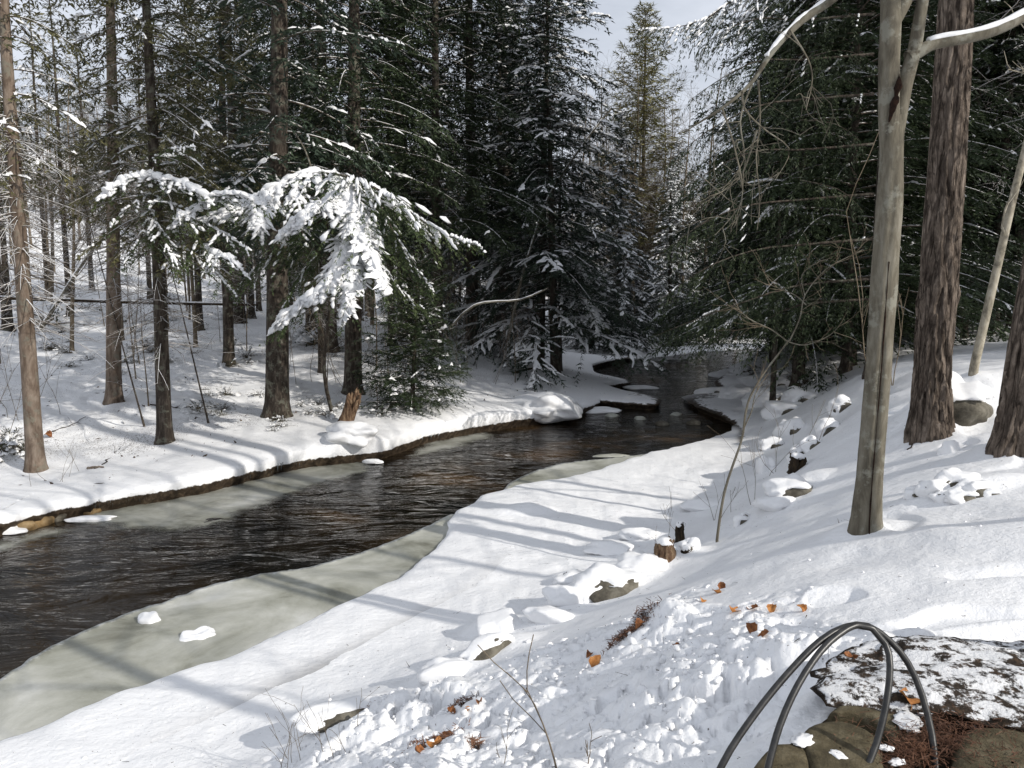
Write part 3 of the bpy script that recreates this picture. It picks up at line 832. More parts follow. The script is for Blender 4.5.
def trunk_pts(H, r0, lean=(0, 0), wob=.06, seed=0, n=14, z0=-.4, bend=(0, 0)):
    rng = np.random.default_rng(seed)
    z = np.concatenate([[z0, 0, .12, .35], np.linspace(.8, H, n)])
    f = np.clip(z / H, 0, 1)
    x = lean[0] * z + bend[0] * f ** 2 * H + wob * np.sin(z * .55 + rng.uniform(0, 6)) * f
    y = lean[1] * z + bend[1] * f ** 2 * H + wob * np.cos(z * .47 + rng.uniform(0, 6)) * f
    r = r0 * (1 - .93 * f) ** .8 * (1 + .45 * np.exp(-np.clip(z, 0, 9) / .18))
    return np.stack([x, y, z], 1), r
def rough_trunk(H, r0, seed, sides=40, hmax=6, lean=(0, 0), bend=(0, 0), furrow=.02, dz=.03, flare=.45, knots=3, wob=.03, rfun=None):
    """a trunk with real bark relief, for the near trees"""
    rng = np.random.default_rng(seed)
    z = np.concatenate([np.arange(-.4, hmax, dz), np.linspace(hmax, H, 14)])
    a = np.linspace(0, 2 * PI, sides, endpoint=False)
    f = np.clip(z / H, 0, 1)
    cx = lean[0] * z + bend[0] * f ** 2 * H + wob * np.sin(z * .9 + seed) * np.clip(z, 0, 1)
    cy = lean[1] * z + bend[1] * f ** 2 * H + wob * np.cos(z * .7 + seed) * np.clip(z, 0, 1)
    r = r0 * (1 - .9 * f) ** .8 * (1 + flare * np.exp(-np.clip(z, 0, 9) / .22))
    if rfun is not None: r = r * rfun(z)
    Z, A = np.meshgrid(z, a, indexing='ij')
    circ = A * r0
    # wrap the noise around the trunk
    nx = np.cos(A) * r0 / .035; ny = np.sin(A) * r0 / .035
    pl = vnoise(nx + Z * 1.3, ny + Z * 3.0, seed) * .6 + vnoise(nx * 2.1, ny * 2.1 + Z * 9, seed + 3) * .4
    rel = (sstep(.34, .56, pl) - .6) * furrow * (.7 + .6 * vnoise(nx * .5, ny * .5 + Z * 2, seed + 7))
    lobes = .09 * np.sin(A * 3 + Z * .5 + seed) * np.exp(-np.clip(Z, 0, 9) / .6) + .02 * np.sin(A * 2 + Z * .8)
    rad = r[:, None] * (1 + lobes) + rel * np.clip(r[:, None] / r0, 0, 1)
    for k in range(knots):
        kz = rng.uniform(.8, hmax - .5); ka = rng.uniform(0, 2 * PI)
        dd = ((Z - kz) / .10) ** 2 + ((np.angle(np.exp(1j * (A - ka)))) * r0 / .08) ** 2
        rad += .03 * np.exp(-dd)
    V = np.stack([cx[:, None] + np.cos(A) * rad, cy[:, None] + np.sin(A) * rad, Z], -1).reshape(-1, 3)
    n = len(z)
    i = np.arange(n - 1)[:, None] * sides; j = np.arange(sides)[None]; j2 = (j + 1) % sides
    Q = np.stack([i + j, i + j2, i + sides + j2, i + sides + j], -1).reshape(-1, 4)
    def at(zz): return np.array([np.interp(zz, z, cx), np.interp(zz, z, cy), zz])
    return mesh_from("trunk", V, [Q]), at

def branch_rec(g, p, d, L, r, rng, depth, sides=3, spread=.75, upb=.25, kids=(3, 5), minr=.0025, snowg=None, wander=.18, seg=5):
    P = [p]; q = p.copy(); dd = d.copy()
    for k in range(seg):
        dd = nrm(dd + rng.normal(0, wander, 3) + np.array([0, 0, upb * .15]))
        q = q + dd * L / seg; P.append(q)
    P = np.array(P)
    rr = np.linspace(r, max(r * .45, minr), len(P))
    add_tube(g, P, rr, sides)
    if depth <= 0: return
    n = rng.integers(kids[0], kids[1] + 1)
    for k in range(n):
        t = rng.uniform(.25, 1.0); i = min(seg - 1, int(t * seg)); pp = P[i] + (P[i + 1] - P[i]) * (t * seg - i)
        nd = nrm(nrm(P[i + 1] - P[i]) + rng.normal(0, spread, 3) + np.array([0, 0, upb]))
        branch_rec(g, pp, nd, L * rng.uniform(.45, .75), max(r * .5, minr), rng, depth - 1, sides, spread, upb, kids, minr, None, wander, seg if depth > 1 else 3)
def bare_tree(H, r0, seed, nb=14, depth=2, base=.25, lean=(0, 0), L=.28, spread=.6, kids=(3, 5), minr=.004, up=.5, sides=3):
    rng = np.random.default_rng(seed)
    P, r = trunk_pts(H, r0, lean, .18, seed, 12)
    gt = Geo(); add_tube(gt, P, r, 7, True)
    g = Geo()
    for k in range(nb):
        f = base + (1 - base) * (k + rng.random()) / nb
        z = f * H * .97; i = np.interp(z, P[:, 2], np.arange(len(P)))
        p = np.array([np.interp(z, P[:, 2], P[:, 0]), np.interp(z, P[:, 2], P[:, 1]), z])
        a = rng.uniform(0, 2 * PI)
        d = nrm(np.array([math.cos(a), math.sin(a), rng.uniform(.2, .9) * (up * 2)]))
        branch_rec(g, p, d, H * L * (1.1 - f * .75) * rng.uniform(.6, 1.2), r0 * .35 * (1.1 - f), rng, depth, sides, spread, .25, kids, minr)
    return gt.mesh("trunk"), g.mesh("branches")

# crown library (shared meshes)
CR = {}
BL = dict(bw=.042, bl=.135, spacing=.052)
CR['spruce_a'] = crown(15, 3.4, 2.7, 190, 1, droop=.42, up=.05, snow=.17, gap=.2, snow_w=.026, **BL)
CR['spruce_b'] = crown(14, 1.0, 3.0, 240, 2, droop=.5, up=.10, snow=.46, gap=.12, low_r=.95, snow_w=.034, **BL)          # full to the ground
CR['hemlock_a'] = crown(14, 1.6, 3.8, 190, 3, droop=.42, up=.18, snow=.03, gap=.10, wprof=.44, low_r=.95, upturn=0, snow_w=.022, **BL)
CR['hemlock_b'] = crown(17, 4.0, 3.4, 190, 4, droop=.40, up=.12, snow=.04, gap=.14, low_r=.9, upturn=0, snow_w=.022, **BL)
CR['olive'] = crown(15, 4.2, 2.4, 165, 5, droop=.5, up=.0, snow=.10, gap=.22, dead=90, wprof=.42, snow_w=.022, **BL)
CR['spare'] = crown(15, 5.2, 1.8, 85, 10, droop=.5, up=.0, snow=.18, gap=.3, dead=150, wprof=.36, snow_w=.022, **BL)
CR['pine'] = crown(18, 4.5, 3.4, 170, 6, droop=-.15, up=.25, snow=.03, gap=.12, bl=.28, bw=.05, wprof=.32, twig_step=.17, spacing=.08)
CR['small'] = crown(2.6, .12, .95, 130, 7, droop=.15, up=.15, snow=.05, bl=.07, bw=.02, twig_step=.07, spacing=.032, shape=.85, low_r=.8, snow_w=.02)
CR['snowy'] = crown(12, .4, 2.7, 180, 8, droop=.6, up=.12, snow=.95, gap=.1, low_r=.95, snow_w=.05, **BL)
CR['high'] = crown(17, 7.5, 3.2, 110, 9, droop=.40, up=.1, snow=.3, gap=.2, dead=50, wprof=.4, snow_w=.026, **BL)
for k_ in CR: print(k_, [len(m_.polygons) if m_ else 0 for m_ in CR[k_]])
BARE = [bare_tree(11, .09, 30, 16, 2), bare_tree(13, .12, 31, 18, 2, .3), bare_tree(8, .05, 32, 14, 2, .15), bare_tree(14, .10, 33, 16, 2, .4, (.02, 0)), bare_tree(6, .035, 34, 16, 1, .12, (.04, .03), kids=(4, 7))]
BARE += [bare_tree(14, .11, 40, 26, 2, .2, L=.3, kids=(4, 7), minr=.0035), bare_tree(10, .06, 41, 24, 2, .12, L=.32, kids=(4, 7), minr=.0035), bare_tree(17, .13, 42, 26, 2, .3, L=.26, kids=(4, 7), minr=.005)]
NEEDLE = dict(spruce_a='spruce', spruce_b='spruce', hemlock_a='hemlock', hemlock_b='hemlock', olive='olive', pine='pine', high='hemlock', spare='olive', small='hemlock', snowy='spruce')
PLAIN_TRUNKS = {}
def conifer(kind, x, y, H, r0, rz, name, label, group=None, lean=(0, 0), bark='spruce_bark', trunk_me=None, foliage=None, crown_scale=None, lib={}):
    """thing > trunk, crown_needles, bough_snow, crown_branches; crown meshes are shared"""
    hh = dict(spruce_a=15, spruce_b=14, hemlock_a=14, hemlock_b=17, olive=15, pine=18, small=2.6, snowy=12, high=17, spare=15)[kind]
    t = empty(name, (x, y, zat(x, y) - .03), rz)
    s = H / hh
    if trunk_me is None:
        key = (round(r0 / s, 3), kind, lean)
        if key not in PLAIN_TRUNKS:
            P, r = trunk_pts(hh, r0 / s, lean, .05, hash(kind) % 7 if False else len(kind)); PLAIN_TRUNKS[key] = mesh_from("trunk", *tube(P, r, 12))
        put("trunk", PLAIN_TRUNKS[key], M[bark], t)
        t.scale = (s, s, s)
    else:
        put("trunk", trunk_me, M[bark], t); 
    n_, s_, w_ = CR[kind]
    fm = M[foliage or NEEDLE[kind]]
    kk = 1 if trunk_me is None else s
    rot = 0
    cs = crown_scale or 1
    sc_ = (kk * cs, kk * cs, kk)
    sh = Vector((lean[0], lean[1], 0))
    for nm, me, mt in (("needles", n_, fm), ("snow_load", s_, M['snow']), ("branches", w_, M['twig'])):
        if me is None: continue
        me2 = me
        if len(me.materials) and me.materials[0] != mt:
            key = (me.name, mt.name)
            if key not in lib: lib[key] = me.copy(); lib[key].materials.clear(); lib[key].materials.append(mt)
            me2 = lib[key]
        elif not len(me.materials): me.materials.append(mt)
        o = put(nm, me2, None, t, scale=sc_)
        o['kind'] = 'stuff'
    tag(t, label, 'tree', group)
    return t
# ------------------------------------------------------------------ trees, one by one
def place(px, py): p = hit(px, py); return p[0], p[1], p[1]
def lean_for(px, py, px2, py2, depth):
    """lean (dx per metre of height) of a trunk that passes through a second photograph point at the same depth"""
    a = at_d(px, py, depth); b = at_d(px2, py2, depth)
    return ((b[0] - a[0]) / (b[2] - a[2]), 0)
def simple_conifer(kind, px, py, wpx, H, rz, name, label, top=None, **kw):
    x, y, d = place(px, py)
    r0 = wpx * .5 * d / FPX
    lean = (0, 0)
    if top:
        lean = lean_for(px, py, *top, d)
    hh = dict(spruce_a=15, spruce_b=14, hemlock_a=14, hemlock_b=17, olive=15, pine=18, small=2.6, snowy=12, high=17, spare=15)[kind]
    P, r = trunk_pts(H, r0, (0, 0), .05, abs(px), 16)
    me = mesh_from("trunk", *tube(P, r, 16))
    t = conifer(kind, x, y, H, r0, rz, name, label, trunk_me=me, **kw)
    # small lean of the whole tree, turned into world axes
    t.rotation_euler = (0, math.atan(lean[0]), rz)
    t.rotation_mode = 'XYZ'
    from mathutils import Matrix
    m = Matrix.Rotation(math.atan(lean[0]), 3, 'Y') @ Matrix.Rotation(rz, 3, 'Z')
    t.rotation_euler = m.to_euler()
    return t

# left bank, from left to right
simple_conifer('spare', 36, 470, 17, 15, .3, 'spruce_tree', 'slender tan trunk leaning slightly left at the far left edge, nearest to the stream', top=(8, 60), bark='tan_bark')
simple_conifer('spare', 114, 402, 15, 16, 1.9, 'spruce_tree', 'pale tan dead-looking trunk with a dark scar at its foot, left bank', top=(111, 20), bark='tan_bark')
simple_conifer('olive', 165, 442, 15, 14, 3.3, 'spruce_tree', 'thin dark lichen-speckled trunk standing alone closest to the water on the left bank', top=(154, 160))
simple_conifer('spruce_a', 277, 416, 24, 19, .9, 'spruce_tree', 'thickest dark brown straight trunk behind the snow laden hemlock boughs', top=(279, 20))
simple_conifer('olive', 229, 364, 11, 15, 4.1, 'spruce_tree', 'dark trunk set back up the slope left of the thickest trunk', top=(226, 240))
simple_conifer('hemlock_b', 353, 393, 18, 18, 2.4, 'hemlock_tree', 'dark trunk rising behind the broken leaning stump', top=(354, 20))
simple_conifer('spruce_b', 540, 366, 9, 17.5, .5, 'spruce_tree', 'tall dark pointed spruce standing at the river bend in the middle of the picture', top=(545, 120), crown_scale=1.15)
simple_conifer('spruce_a', 555, 372, 9, 12.5, 2.5, 'spruce_tree', 'shorter forked dark trunk close beside the central spruce at the bend', top=(552, 260), crown_scale=1.0)
simple_conifer('small', 412, 408, 5, 3.6, 1.0, 'spruce_sapling', 'small dark green spruce sapling on the left bank right of the broken stump', top=(416, 310))
simple_conifer('snowy', 618, 352, 6, 13, .2, 'spruce_tree', 'snow plastered spruce with drooping boughs where the stream disappears')
simple_conifer('snowy', 592, 348, 6, 10, 2.2, 'spruce_tree', 'snow plastered spruce on the left shore just past the central spruce')
simple_conifer('snowy', 668, 345, 6, 11, 3.2, 'spruce_tree', 'snow plastered spruce straight beyond the last visible water')
simple_conifer('pine', 640, 338, 6, 23, .6, 'pine_tree', 'tall yellowish green pine against the sky beyond the bend', foliage='pine', crown_scale=1.25)

rngp = np.random.default_rng(5)
LEFT_LABELS = ['narrow trunk just left of the dark trunk set back up the slope', 'narrow trunk between the set back dark trunk and the thickest trunk', 'thin trunk far up the slope midway between the tan trunk and the scarred trunk',
    'faint thin trunk just right of the leftmost tan trunk near the level fallen trunk', 'thin trunk immediately left of the pale scarred trunk far up the slope', 'short dark trunk half hidden under the snow laden hemlock',
    'dark trunk standing right of and behind the small spruce sapling', 'dark trunk on the shore just left of the central spruce', 'dark trunk seen between the thickest trunk and the one behind the stump',
    'dark trunk between the trunk behind the stump and the small sapling', 'conifer just outside the left edge of the picture', 'dark trunk at the left picture edge behind the leftmost tan trunk', 'bushy dark conifer behind the small spruce sapling',
    'dark conifer far back between the sapling and the central spruce', 'thin trunk far back directly behind the thin lichen speckled trunk', 'dark conifer far back just right of the trunk behind the stump', 'conifer farthest outside the left edge of the picture']
G_SPR = 'tall conifers in the woods on the left bank'
for i, (px, py, wpx, H, k) in enumerate([(200, 330, 7, 14, 'spare'), (251, 318, 8, 15, 'olive'), (70, 316, 6, 14, 'spare'), (48, 296, 5, 15, 'spare'), (92, 290, 5, 15, 'spare'),
                                      (322, 372, 7, 10, 'olive'), (452, 330, 9, 15, 'hemlock_b'), (500, 345, 8, 16, 'spruce_a'), (310, 330, 8, 15, 'olive'), (392, 345, 8, 15, 'spruce_a'),
                                      (-40, 380, 14, 16, 'spare'), (8, 330, 10, 15, 'spare'), (425, 320, 8, 16, 'spruce_b'), (478, 318, 6, 15, 'hemlock_b'), (150, 300, 5, 14, 'spare'), (368, 316, 7, 16, 'spruce_a'), (-90, 350, 10, 15, 'spruce_a')]):
    simple_conifer(k, px, py, wpx, H, rngp.uniform(0, 6), 'spruce_tree', LEFT_LABELS[i], group=G_SPR, crown_scale=rngp.uniform(.8, 1.1))

# right side: near trunks with real bark
def near_tree():
    # big pine
    x, y, d = place(931, 428)
    me, at = rough_trunk(19, .20, 11, 96, 6.5, furrow=.036, dz=.02, knots=4, wob=.02, flare=.28)
    t = empty('pine_tree', (x, y, zat(x, y) - .05)); t.rotation_euler = (0, R(-.3), 0)
    put('trunk', me, M['pine_bark'], t)
    n_, s_, w_ = CR['high']
    for nm, m_, mt in (('needles', n_, M['hemlock']), ('snow_load', s_, M['snow']), ('branches', w_, M['twig'])):
        put(nm, m_, mt, t, rz=1.0, loc=(0, 0, 5))
    tag(t, 'massive furrowed reddish brown conifer trunk rising beside the snow capped boulder', 'tree')
    # trunk at the right edge
    x, y, d = place(1014, 446)
    me, at = rough_trunk(17, .165, 17, 72, 5.5, furrow=.034, dz=.022, knots=2, wob=.02, flare=.35)
    t = empty('pine_tree', (x, y, zat(x, y) - .05)); t.rotation_euler = (0, R(5), 0)
    put('trunk', me, M['pine_bark'], t)
    n_, s_, w_ = CR['high']
    for nm, m_, mt in (('needles', n_, M['hemlock']), ('snow_load', s_, M['snow']), ('branches', w_, M['twig'])):
        put(nm, m_, mt, t, rz=2.5, loc=(0, 0, 5.5), scale=.9)
    tag(t, 'rough dark trunk cut off by the right edge of the picture', 'tree')
near_tree()

def forked_tree():
    x, y, d = place(866, 527)
    base = np.array([x, y, zat(x, y) - .04])
    t = empty('forked_tree', base)
    def W(px, py, dd=0): return at_d(px, py, d + dd) - base
    g = Geo()
    # main stem up to the fork, then the left and the right stem
    stem = [W(866, 560), W(866, 526), W(872, 450), W(879, 360), W(885, 270), W(890, 190), W(893, 116)]
    P, L = polyline(stem, 90)
    f = np.linspace(0, 1, 90)
    rr = np.interp(f, [0, .10, .2, .5, .8, 1], [.16, .102, .086, .082, .084, .066])
    sides = 48
    T = nrm(np.gradient(P, axis=0)); A = nrm(np.cross(T, [0, 1.0, 0])); B = np.cross(A, T)
    a = np.linspace(0, 2 * PI, sides, endpoint=False)
    AA, FF = np.meshgrid(a, f)
    rel = (vnoise(np.cos(AA) * 3 + FF * 4, np.sin(AA) * 3 + FF * 7, 3) - .5) * .010 + (vnoise(np.cos(AA) * 9, np.sin(AA) * 9 + FF * 30, 5) - .5) * .006
    seam = -.013 * np.exp(-((np.angle(np.exp(1j * (AA + PI / 2 - .2 + .1 * FF)))) / .25) ** 2) * np.clip(1.3 - FF, 0, 1)   # the long cleft down the trunk
    fl = .15 * rr[:, None] * np.sin(2 * AA + 1.0)
    rad = rr[:, None] + rel + seam + fl * .4
    V = (P[:, None] + rad[..., None] * (np.cos(AA)[..., None] * A[:, None] + np.sin(AA)[..., None] * B[:, None])).reshape(-1, 3)
    i = np.arange(89)[:, None] * sides; j = np.arange(sides)[None]; j2 = (j + 1) % sides
    g.add(V, np.stack([i + j, i + j2, i + sides + j2, i + sides + j], -1).reshape(-1, 4)[:, ::-1])
    # left stem (thick)
    P1, _ = polyline([W(892, 170), W(889, 110), W(889, 60), W(891, 20), W(888, -60, .1), W(880, -200, .3), W(872, -420, .6)], 40)
    add_tube(g, P1, np.interp(np.linspace(0, 1, 40), [0, .2, .45, 1], [.075, .070, .060, .02]), 16)
    P2, _ = polyline([W(890, 200), W(896, 135), W(905, 84), W(915, 48), W(921, 10), W(930, -40), W(945, -140, -.2), W(955, -300, -.3)], 40)
    add_tube(g, P2, np.interp(np.linspace(0, 1, 40), [0, .2, .5, 1], [.05, .056, .036, .012]), 14)
    # side branch at the top that goes up right
    P3, _ = polyline([W(891, 26), W(902, 8), W(918, -30, .1), W(940, -110, .3)], 14)
    add_tube(g, P3, np.linspace(.05, .02, 14), 10)
    put('trunk', g.mesh('trunk'), M['grey_bark'], t)
    # limb to the right with a ridge of snow
    gl = Geo(); gsn = Geo()
    P4, _ = polyline([W(908, 58), W(930, 45), W(962, 39), W(992, 32), W(1024, 17), W(1070, -12, .2), W(1130, -40, .4)], 40)
    add_tube(gl, P4, np.interp(np.linspace(0, 1, 40), [0, .1, .6, 1], [.05, .038, .03, .012]), 12)
    S = P4[3:].copy(); S[:, 2] += .036
    add_tube(gsn, S, .030 * (.85 + .3 * vnoise(np.arange(37) * .8, np.zeros(37), 2)), 8, True, .8)
    # limb arching over the stream to the left
    P5, _ = polyline([W(884, -60), W(868, -40), W(836, -4), W(800, 22), W(772, 52), W(752, 82), W(728, 104), W(700, 122, .1), W(684, 132, .2)], 60)
    add_tube(gl, P5, np.interp(np.linspace(0, 1, 60), [0, .2, .7, 1], [.045, .035, .014, .004]), 10)
    S = P5[14:36].copy(); S[:, 2] += .026
    add_tube(gsn, S, .021 * (.5 + .9 * vnoise(np.arange(22) * .9, np.zeros(22), 4)), 7, True, .8)
    rng = np.random.default_rng(8)
    for start, pts in [(34, [(758, 80), (760, 120), (756, 160), (760, 200), (757, 230)]), (44, [(742, 92), (745, 110), (765, 130), (790, 150), (775, 180)]), (38, [(752, 84), (740, 120), (744, 160), (722, 190)]),
                       (50, [(722, 108), (735, 150), (742, 200), (715, 235)]), (40, [(757, 130), (742, 175), (725, 190), (712, 196)]), (28, [(790, 30), (812, 70), (806, 110)])]:
        Pt, _ = polyline([W(a_, b_, rng.uniform(-.1, .1)) for a_, b_ in pts], 14)
        add_tube(gl, Pt, np.linspace(.008, .0025, 14), 5)
        for k in range(7):
            i = rng.integers(2, 13); dv = nrm(rng.normal(0, .6, 3) + [-.3, 0, -.5])
            branch_rec(gl, Pt[i], dv, rng.uniform(.15, .4), .004, rng, 1, 3, .5, -.15, (1, 3), .0016, seg=4)
    for k in range(16):
        Pq = P1 if k % 2 else P2
        i = rng.integers(16, 38); a = rng.uniform(0, 2 * PI)
        branch_rec(gl, Pq[i], nrm(np.array([math.cos(a), math.sin(a), .5])), rng.uniform(.8, 2.2), .02, rng, 2, 4, .5, .2, (2, 4), .003)
    put('limbs', gl.mesh('limbs'), M['grey_bark'], t)
    put('snow_ridge', gsn.mesh('snow_ridge'), M['snow'], t)
    # dark wound below the fork
    gd = Geo()
    p = [W(889, 122, -.105), W(893, 108, -.105), W(897, 92, -.085), W(899, 74, -.05)]
    Pw, _ = polyline(p, 20)
    add_tube(gd, Pw, .042 * (.5 + vnoise(np.arange(20) * .7, np.zeros(20), 9)) * np.sin(np.linspace(.2, PI - .2, 20)), 8, True, .5)
    pc = []
    for k_ in range(4, 62):
        f_ = k_ / 89; th_ = -PI / 2 + .2 - .1 * f_; r_ = np.interp(f_, [0, .10, .2, .5, .8, 1], [.16, .102, .086, .082, .084, .066]) - .012 * min(1, 1.3 - f_)
        pc.append(P[k_] + r_ * (math.cos(th_) * A[k_] + math.sin(th_) * B[k_]))
    gc = Geo(); add_tube(gc, np.array(pc), .004 * (.4 + 1.2 * vnoise(np.arange(58) * .35, np.zeros(58), 6)), 6, True); put('cleft', gc.mesh('cleft'), M['wound'], t)
    put('bark_wound', gd.mesh('bark_wound'), M['wound'], t)
    tag(t, 'smooth greyish forked tree in the right foreground with a long cleft in its trunk', 'tree')
m, nt_, b_ = newmat('bark_wound', .95, .1)
nt_.links.new(ramp(nt_, noise_n(nt_, 40, 4, .7, coords(nt_)), [(.35, (.008, .006, .005)), (.65, (.035, .018, .012))]), b_.inputs['Base Color'])
bump(nt_, b_, noise_n(nt_, 60, 4, .7, coords(nt_)), .8, .01)
M['wound'] = m
forked_tree()

# dark hemlock stand on the right
simple_conifer('high', 796, 388, 9, 17, .4, 'hemlock_tree', 'dark hemlock trunk standing where the right bank meets the snowy flats', top=(798, 320), crown_scale=1.15)
simple_conifer('hemlock_a', 846, 372, 10, 17, 1.6, 'hemlock_tree', 'dark hemlock trunk seen just left of the forked tree', top=(848, 320), crown_scale=1.1)
simple_conifer('spruce_a', 782, 346, 6, 16, 5.2, 'hemlock_tree', 'dark conifer on the right shore farthest down the stream', crown_scale=1.1)
rngp = np.random.default_rng(12)
for i, (px, py, wpx, H, k) in enumerate([(735, 340, 4, 17, 'spruce_a'), (815, 352, 6, 17, 'hemlock_b'), (862, 348, 9, 16, 'hemlock_a'), (830, 342, 7, 19, 'spruce_b'),
                                      (884, 340, 8, 17, 'hemlock_b'), (962, 338, 10, 19, 'high'), (992, 334, 11, 20, 'high'), (1012, 330, 10, 20, 'high'), (1050, 345, 16, 20, 'high'), (975, 322, 8, 19, 'spruce_b'),
                                      (945, 328, 8, 18, 'hemlock_a'), (1040, 325, 9, 17, 'spruce_a'), (1110, 350, 14, 20, 'high'), (800, 338, 5, 18, 'spruce_b'), (1000, 318, 7, 20, 'hemlock_b'), (920, 322, 7, 19, 'spruce_b'), (870, 330, 6, 20, 'spruce_b')]):
    simple_conifer(k, px, py, wpx, H, rngp.uniform(0, 6), 'hemlock_tree', 'dark shaded conifer in the dense stand filling the right side of the picture', group='conifers in the dense dark stand on the right', crown_scale=rngp.uniform(.95, 1.25))

# thin pale trunk at the right
def thin_stem(pts_px, base_px, widths, name, label, cat, mat, twigs=0, seed=1, tl=.5, snowy=False, minr=.002, group=None, depth_off=0, up=.3):
    x, y, d = place(*base_px); d += depth_off
    base = np.array([x, y, zat(x, y) - .03])
    t = empty(name, base)
    P, L = polyline([at_d(px, py, d) - base + np.array([0, 0, 0]) for px, py in pts_px], 40)
    P[0] = (0, 0, -.1)
    g = Geo(); rr = np.interp(np.linspace(0, 1, 40), np.linspace(0, 1, len(widths)), np.array(widths) * .5 * d / FPX)
    add_tube(g, P, rr, 8, True)
    put('stem', g.mesh('stem'), M[mat], t)
    if twigs:
        rng = np.random.default_rng(seed); gt = Geo()
        for k in range(twigs):
            i = rng.integers(10, 39); a = rng.uniform(0, 2 * PI)
            branch_rec(gt, P[i], nrm(np.array([math.cos(a), math.sin(a) * .6, rng.uniform(0, .8)])), tl * rng.uniform(.4, 1.2), max(rr[i] * .4, minr), rng, 1, 3, .5, up, (2, 4), minr)
        put('twigs', gt.mesh('twigs'), M[mat if not snowy else 'twig'], t)
    tag(t, label, cat, group)
    return t, P, base, d
thin_stem([(972, 376), (985, 320), (1000, 255), (1015, 190), (1030, 130), (1050, 40), (1065, -60)], (972, 374), [9, 8, 7, 6, 3], 'young_birch', 'thin pale speckled stem slanting right behind the boulder', 'tree', 'pale_bark', 6, 3, .8) if 'pale_bark' in M else None

def leaning_sapling():
    x, y, d = place(717, 542)
    base = np.array([x, y, zat(x, y) - .03])
    t = empty('leaning_sapling', base)
    def W(px, py, dd=0): return at_d(px, py, d + dd) - base
    g = Geo(); rng = np.random.default_rng(4)
    def br(pts, r0, r1, n=30):
        P, _ = polyline([W(*p) for p in pts], n); add_tube(g, P, np.linspace(r0, r1, n), 8, True); return P
    P = br([(717, 556), (717, 540), (725, 490), (741, 442), (744, 425), (748, 402), (762, 376), (780, 352), (789, 340)], .017, .010, 44)
    a = br([(789, 342), (800, 318), (805, 295), (825, 270), (850, 256), (862, 250)], .009, .003)
    b = br([(789, 342), (806, 345), (830, 335), (842, 322)], .007, .0025)
    c = br([(788, 342), (772, 330), (748, 318), (733, 303)], .008, .003)
    dd = br([(743, 430), (752, 410), (755, 395), (770, 370)], .008, .004)
    e = br([(806, 305), (795, 295), (770, 285), (757, 281)], .006, .0025)
    f = br([(805, 296), (802, 275), (818, 262), (832, 258)], .006, .002)
    put('stem', g.mesh('stem'), M['grey_bark'], t)
    gt = Geo()
    for Q, n in ((a, 12), (b, 7), (c, 9), (dd, 6), (e, 5), (f, 5)):
        for k in range(n):
            i = rng.integers(6, 29); dv = nrm(nrm(Q[i] - Q[i - 3]) + rng.normal(0, .6, 3))
            branch_rec(gt, Q[i], dv, rng.uniform(.12, .45), .0035, rng, 1, 3, .5, .05, (1, 3), .0016, seg=4)
    put('twigs', gt.mesh('twigs'), M['twig_bare'], t)
    tag(t, 'thin crooked leafless sapling leaning right from the foot of the slope', 'sapling')
leaning_sapling()

# ------------------------------------------------------------------ the woods behind, and the trees whose shadows fall into view
rngw = np.random.default_rng(77)
def scatter(n, region, mind, seed):
    rg = np.random.default_rng(seed); out = []
    tries = 0
    while len(out) < n and tries < 20000:
        tries += 1
        p = region(rg)
        if all((p[0] - q[0]) ** 2 + (p[1] - q[1]) ** 2 > mind ** 2 for q in out[-200:]): out.append(p)
    out = [p for p in out]
    d = seg_dist([p[0] for p in out], [p[1] for p in out], river_s)
    return [p for p, dd in zip(out, d) if dd > 1.0]
TAKEN = []
def hill_region(a0, a1, d0_, d1_):
    def f(rg):
        px = rg.uniform(a0, a1); Y = math.sqrt(rg.uniform(d0_ ** 2, d1_ ** 2))
        return ((px - 512) / FPX * Y, Y)
    return f
FIRST = {}
def stand(pts, kinds, hrange, rrange, label, group, name, rg, cs=(.85, 1.15), foliage=None):
    for x, y in pts:
        k = kinds[rg.integers(len(kinds))]
        if isinstance(k, int):
            H0 = (11, 13, 8, 14, 6, 14, 10, 17)[k]; s = rg.uniform(*hrange) / H0
            key = ('bare', k, name)
            if key not in FIRST:
                t = empty(name, (x, y, zat(x, y) - .05)); put('trunk', BARE[k][0], M['twig_bare'], t); put('branches', BARE[k][1], M['twig_bare' if k > 4 else 'twig'], t); FIRST[key] = t
            else: t = copy_tree(FIRST[key])
            t.location = (x, y, zat(x, y) - .05); t.scale = (s, s, s); t.rotation_euler = (rg.normal(0, .03), rg.normal(0, .03), rg.uniform(0, 6.28))
            tag(t, label, 'tree', group)
        else:
            hh = dict(spruce_a=15, spruce_b=14, hemlock_a=14, hemlock_b=17, olive=15, pine=18, small=2.6, snowy=12, high=17, spare=15)[k]
            H = rg.uniform(*hrange); s = H / hh
            key = (k, name)
            if key not in FIRST:
                t = conifer(k, x, y, hh, rg.uniform(*rrange), 0, name, label, group); FIRST[key] = t
            else: t = copy_tree(FIRST[key])
            c = rg.uniform(*cs)
            t.location = (x, y, zat(x, y) - .05); t.scale = (s * c, s * c, s); t.rotation_euler = (0, 0, rg.uniform(0, 6.28))
            tag(t, label, 'tree', group)
rg = np.random.default_rng(3)
stand([((px - 512) / FPX * Y, Y) for px, Y in [(600, 62), (622, 70), (648, 66), (668, 74), (690, 68), (710, 78), (635, 84), (585, 74), (662, 92), (700, 95), (612, 90)]], ['snowy', 'spruce_b', 'snowy'], (9, 14), (.1, .14), 'snow covered spruce closing the view beyond the bend of the stream', 'snow covered spruces beyond the bend', 'spruce_tree', np.random.default_rng(8), (1.1, 1.4))
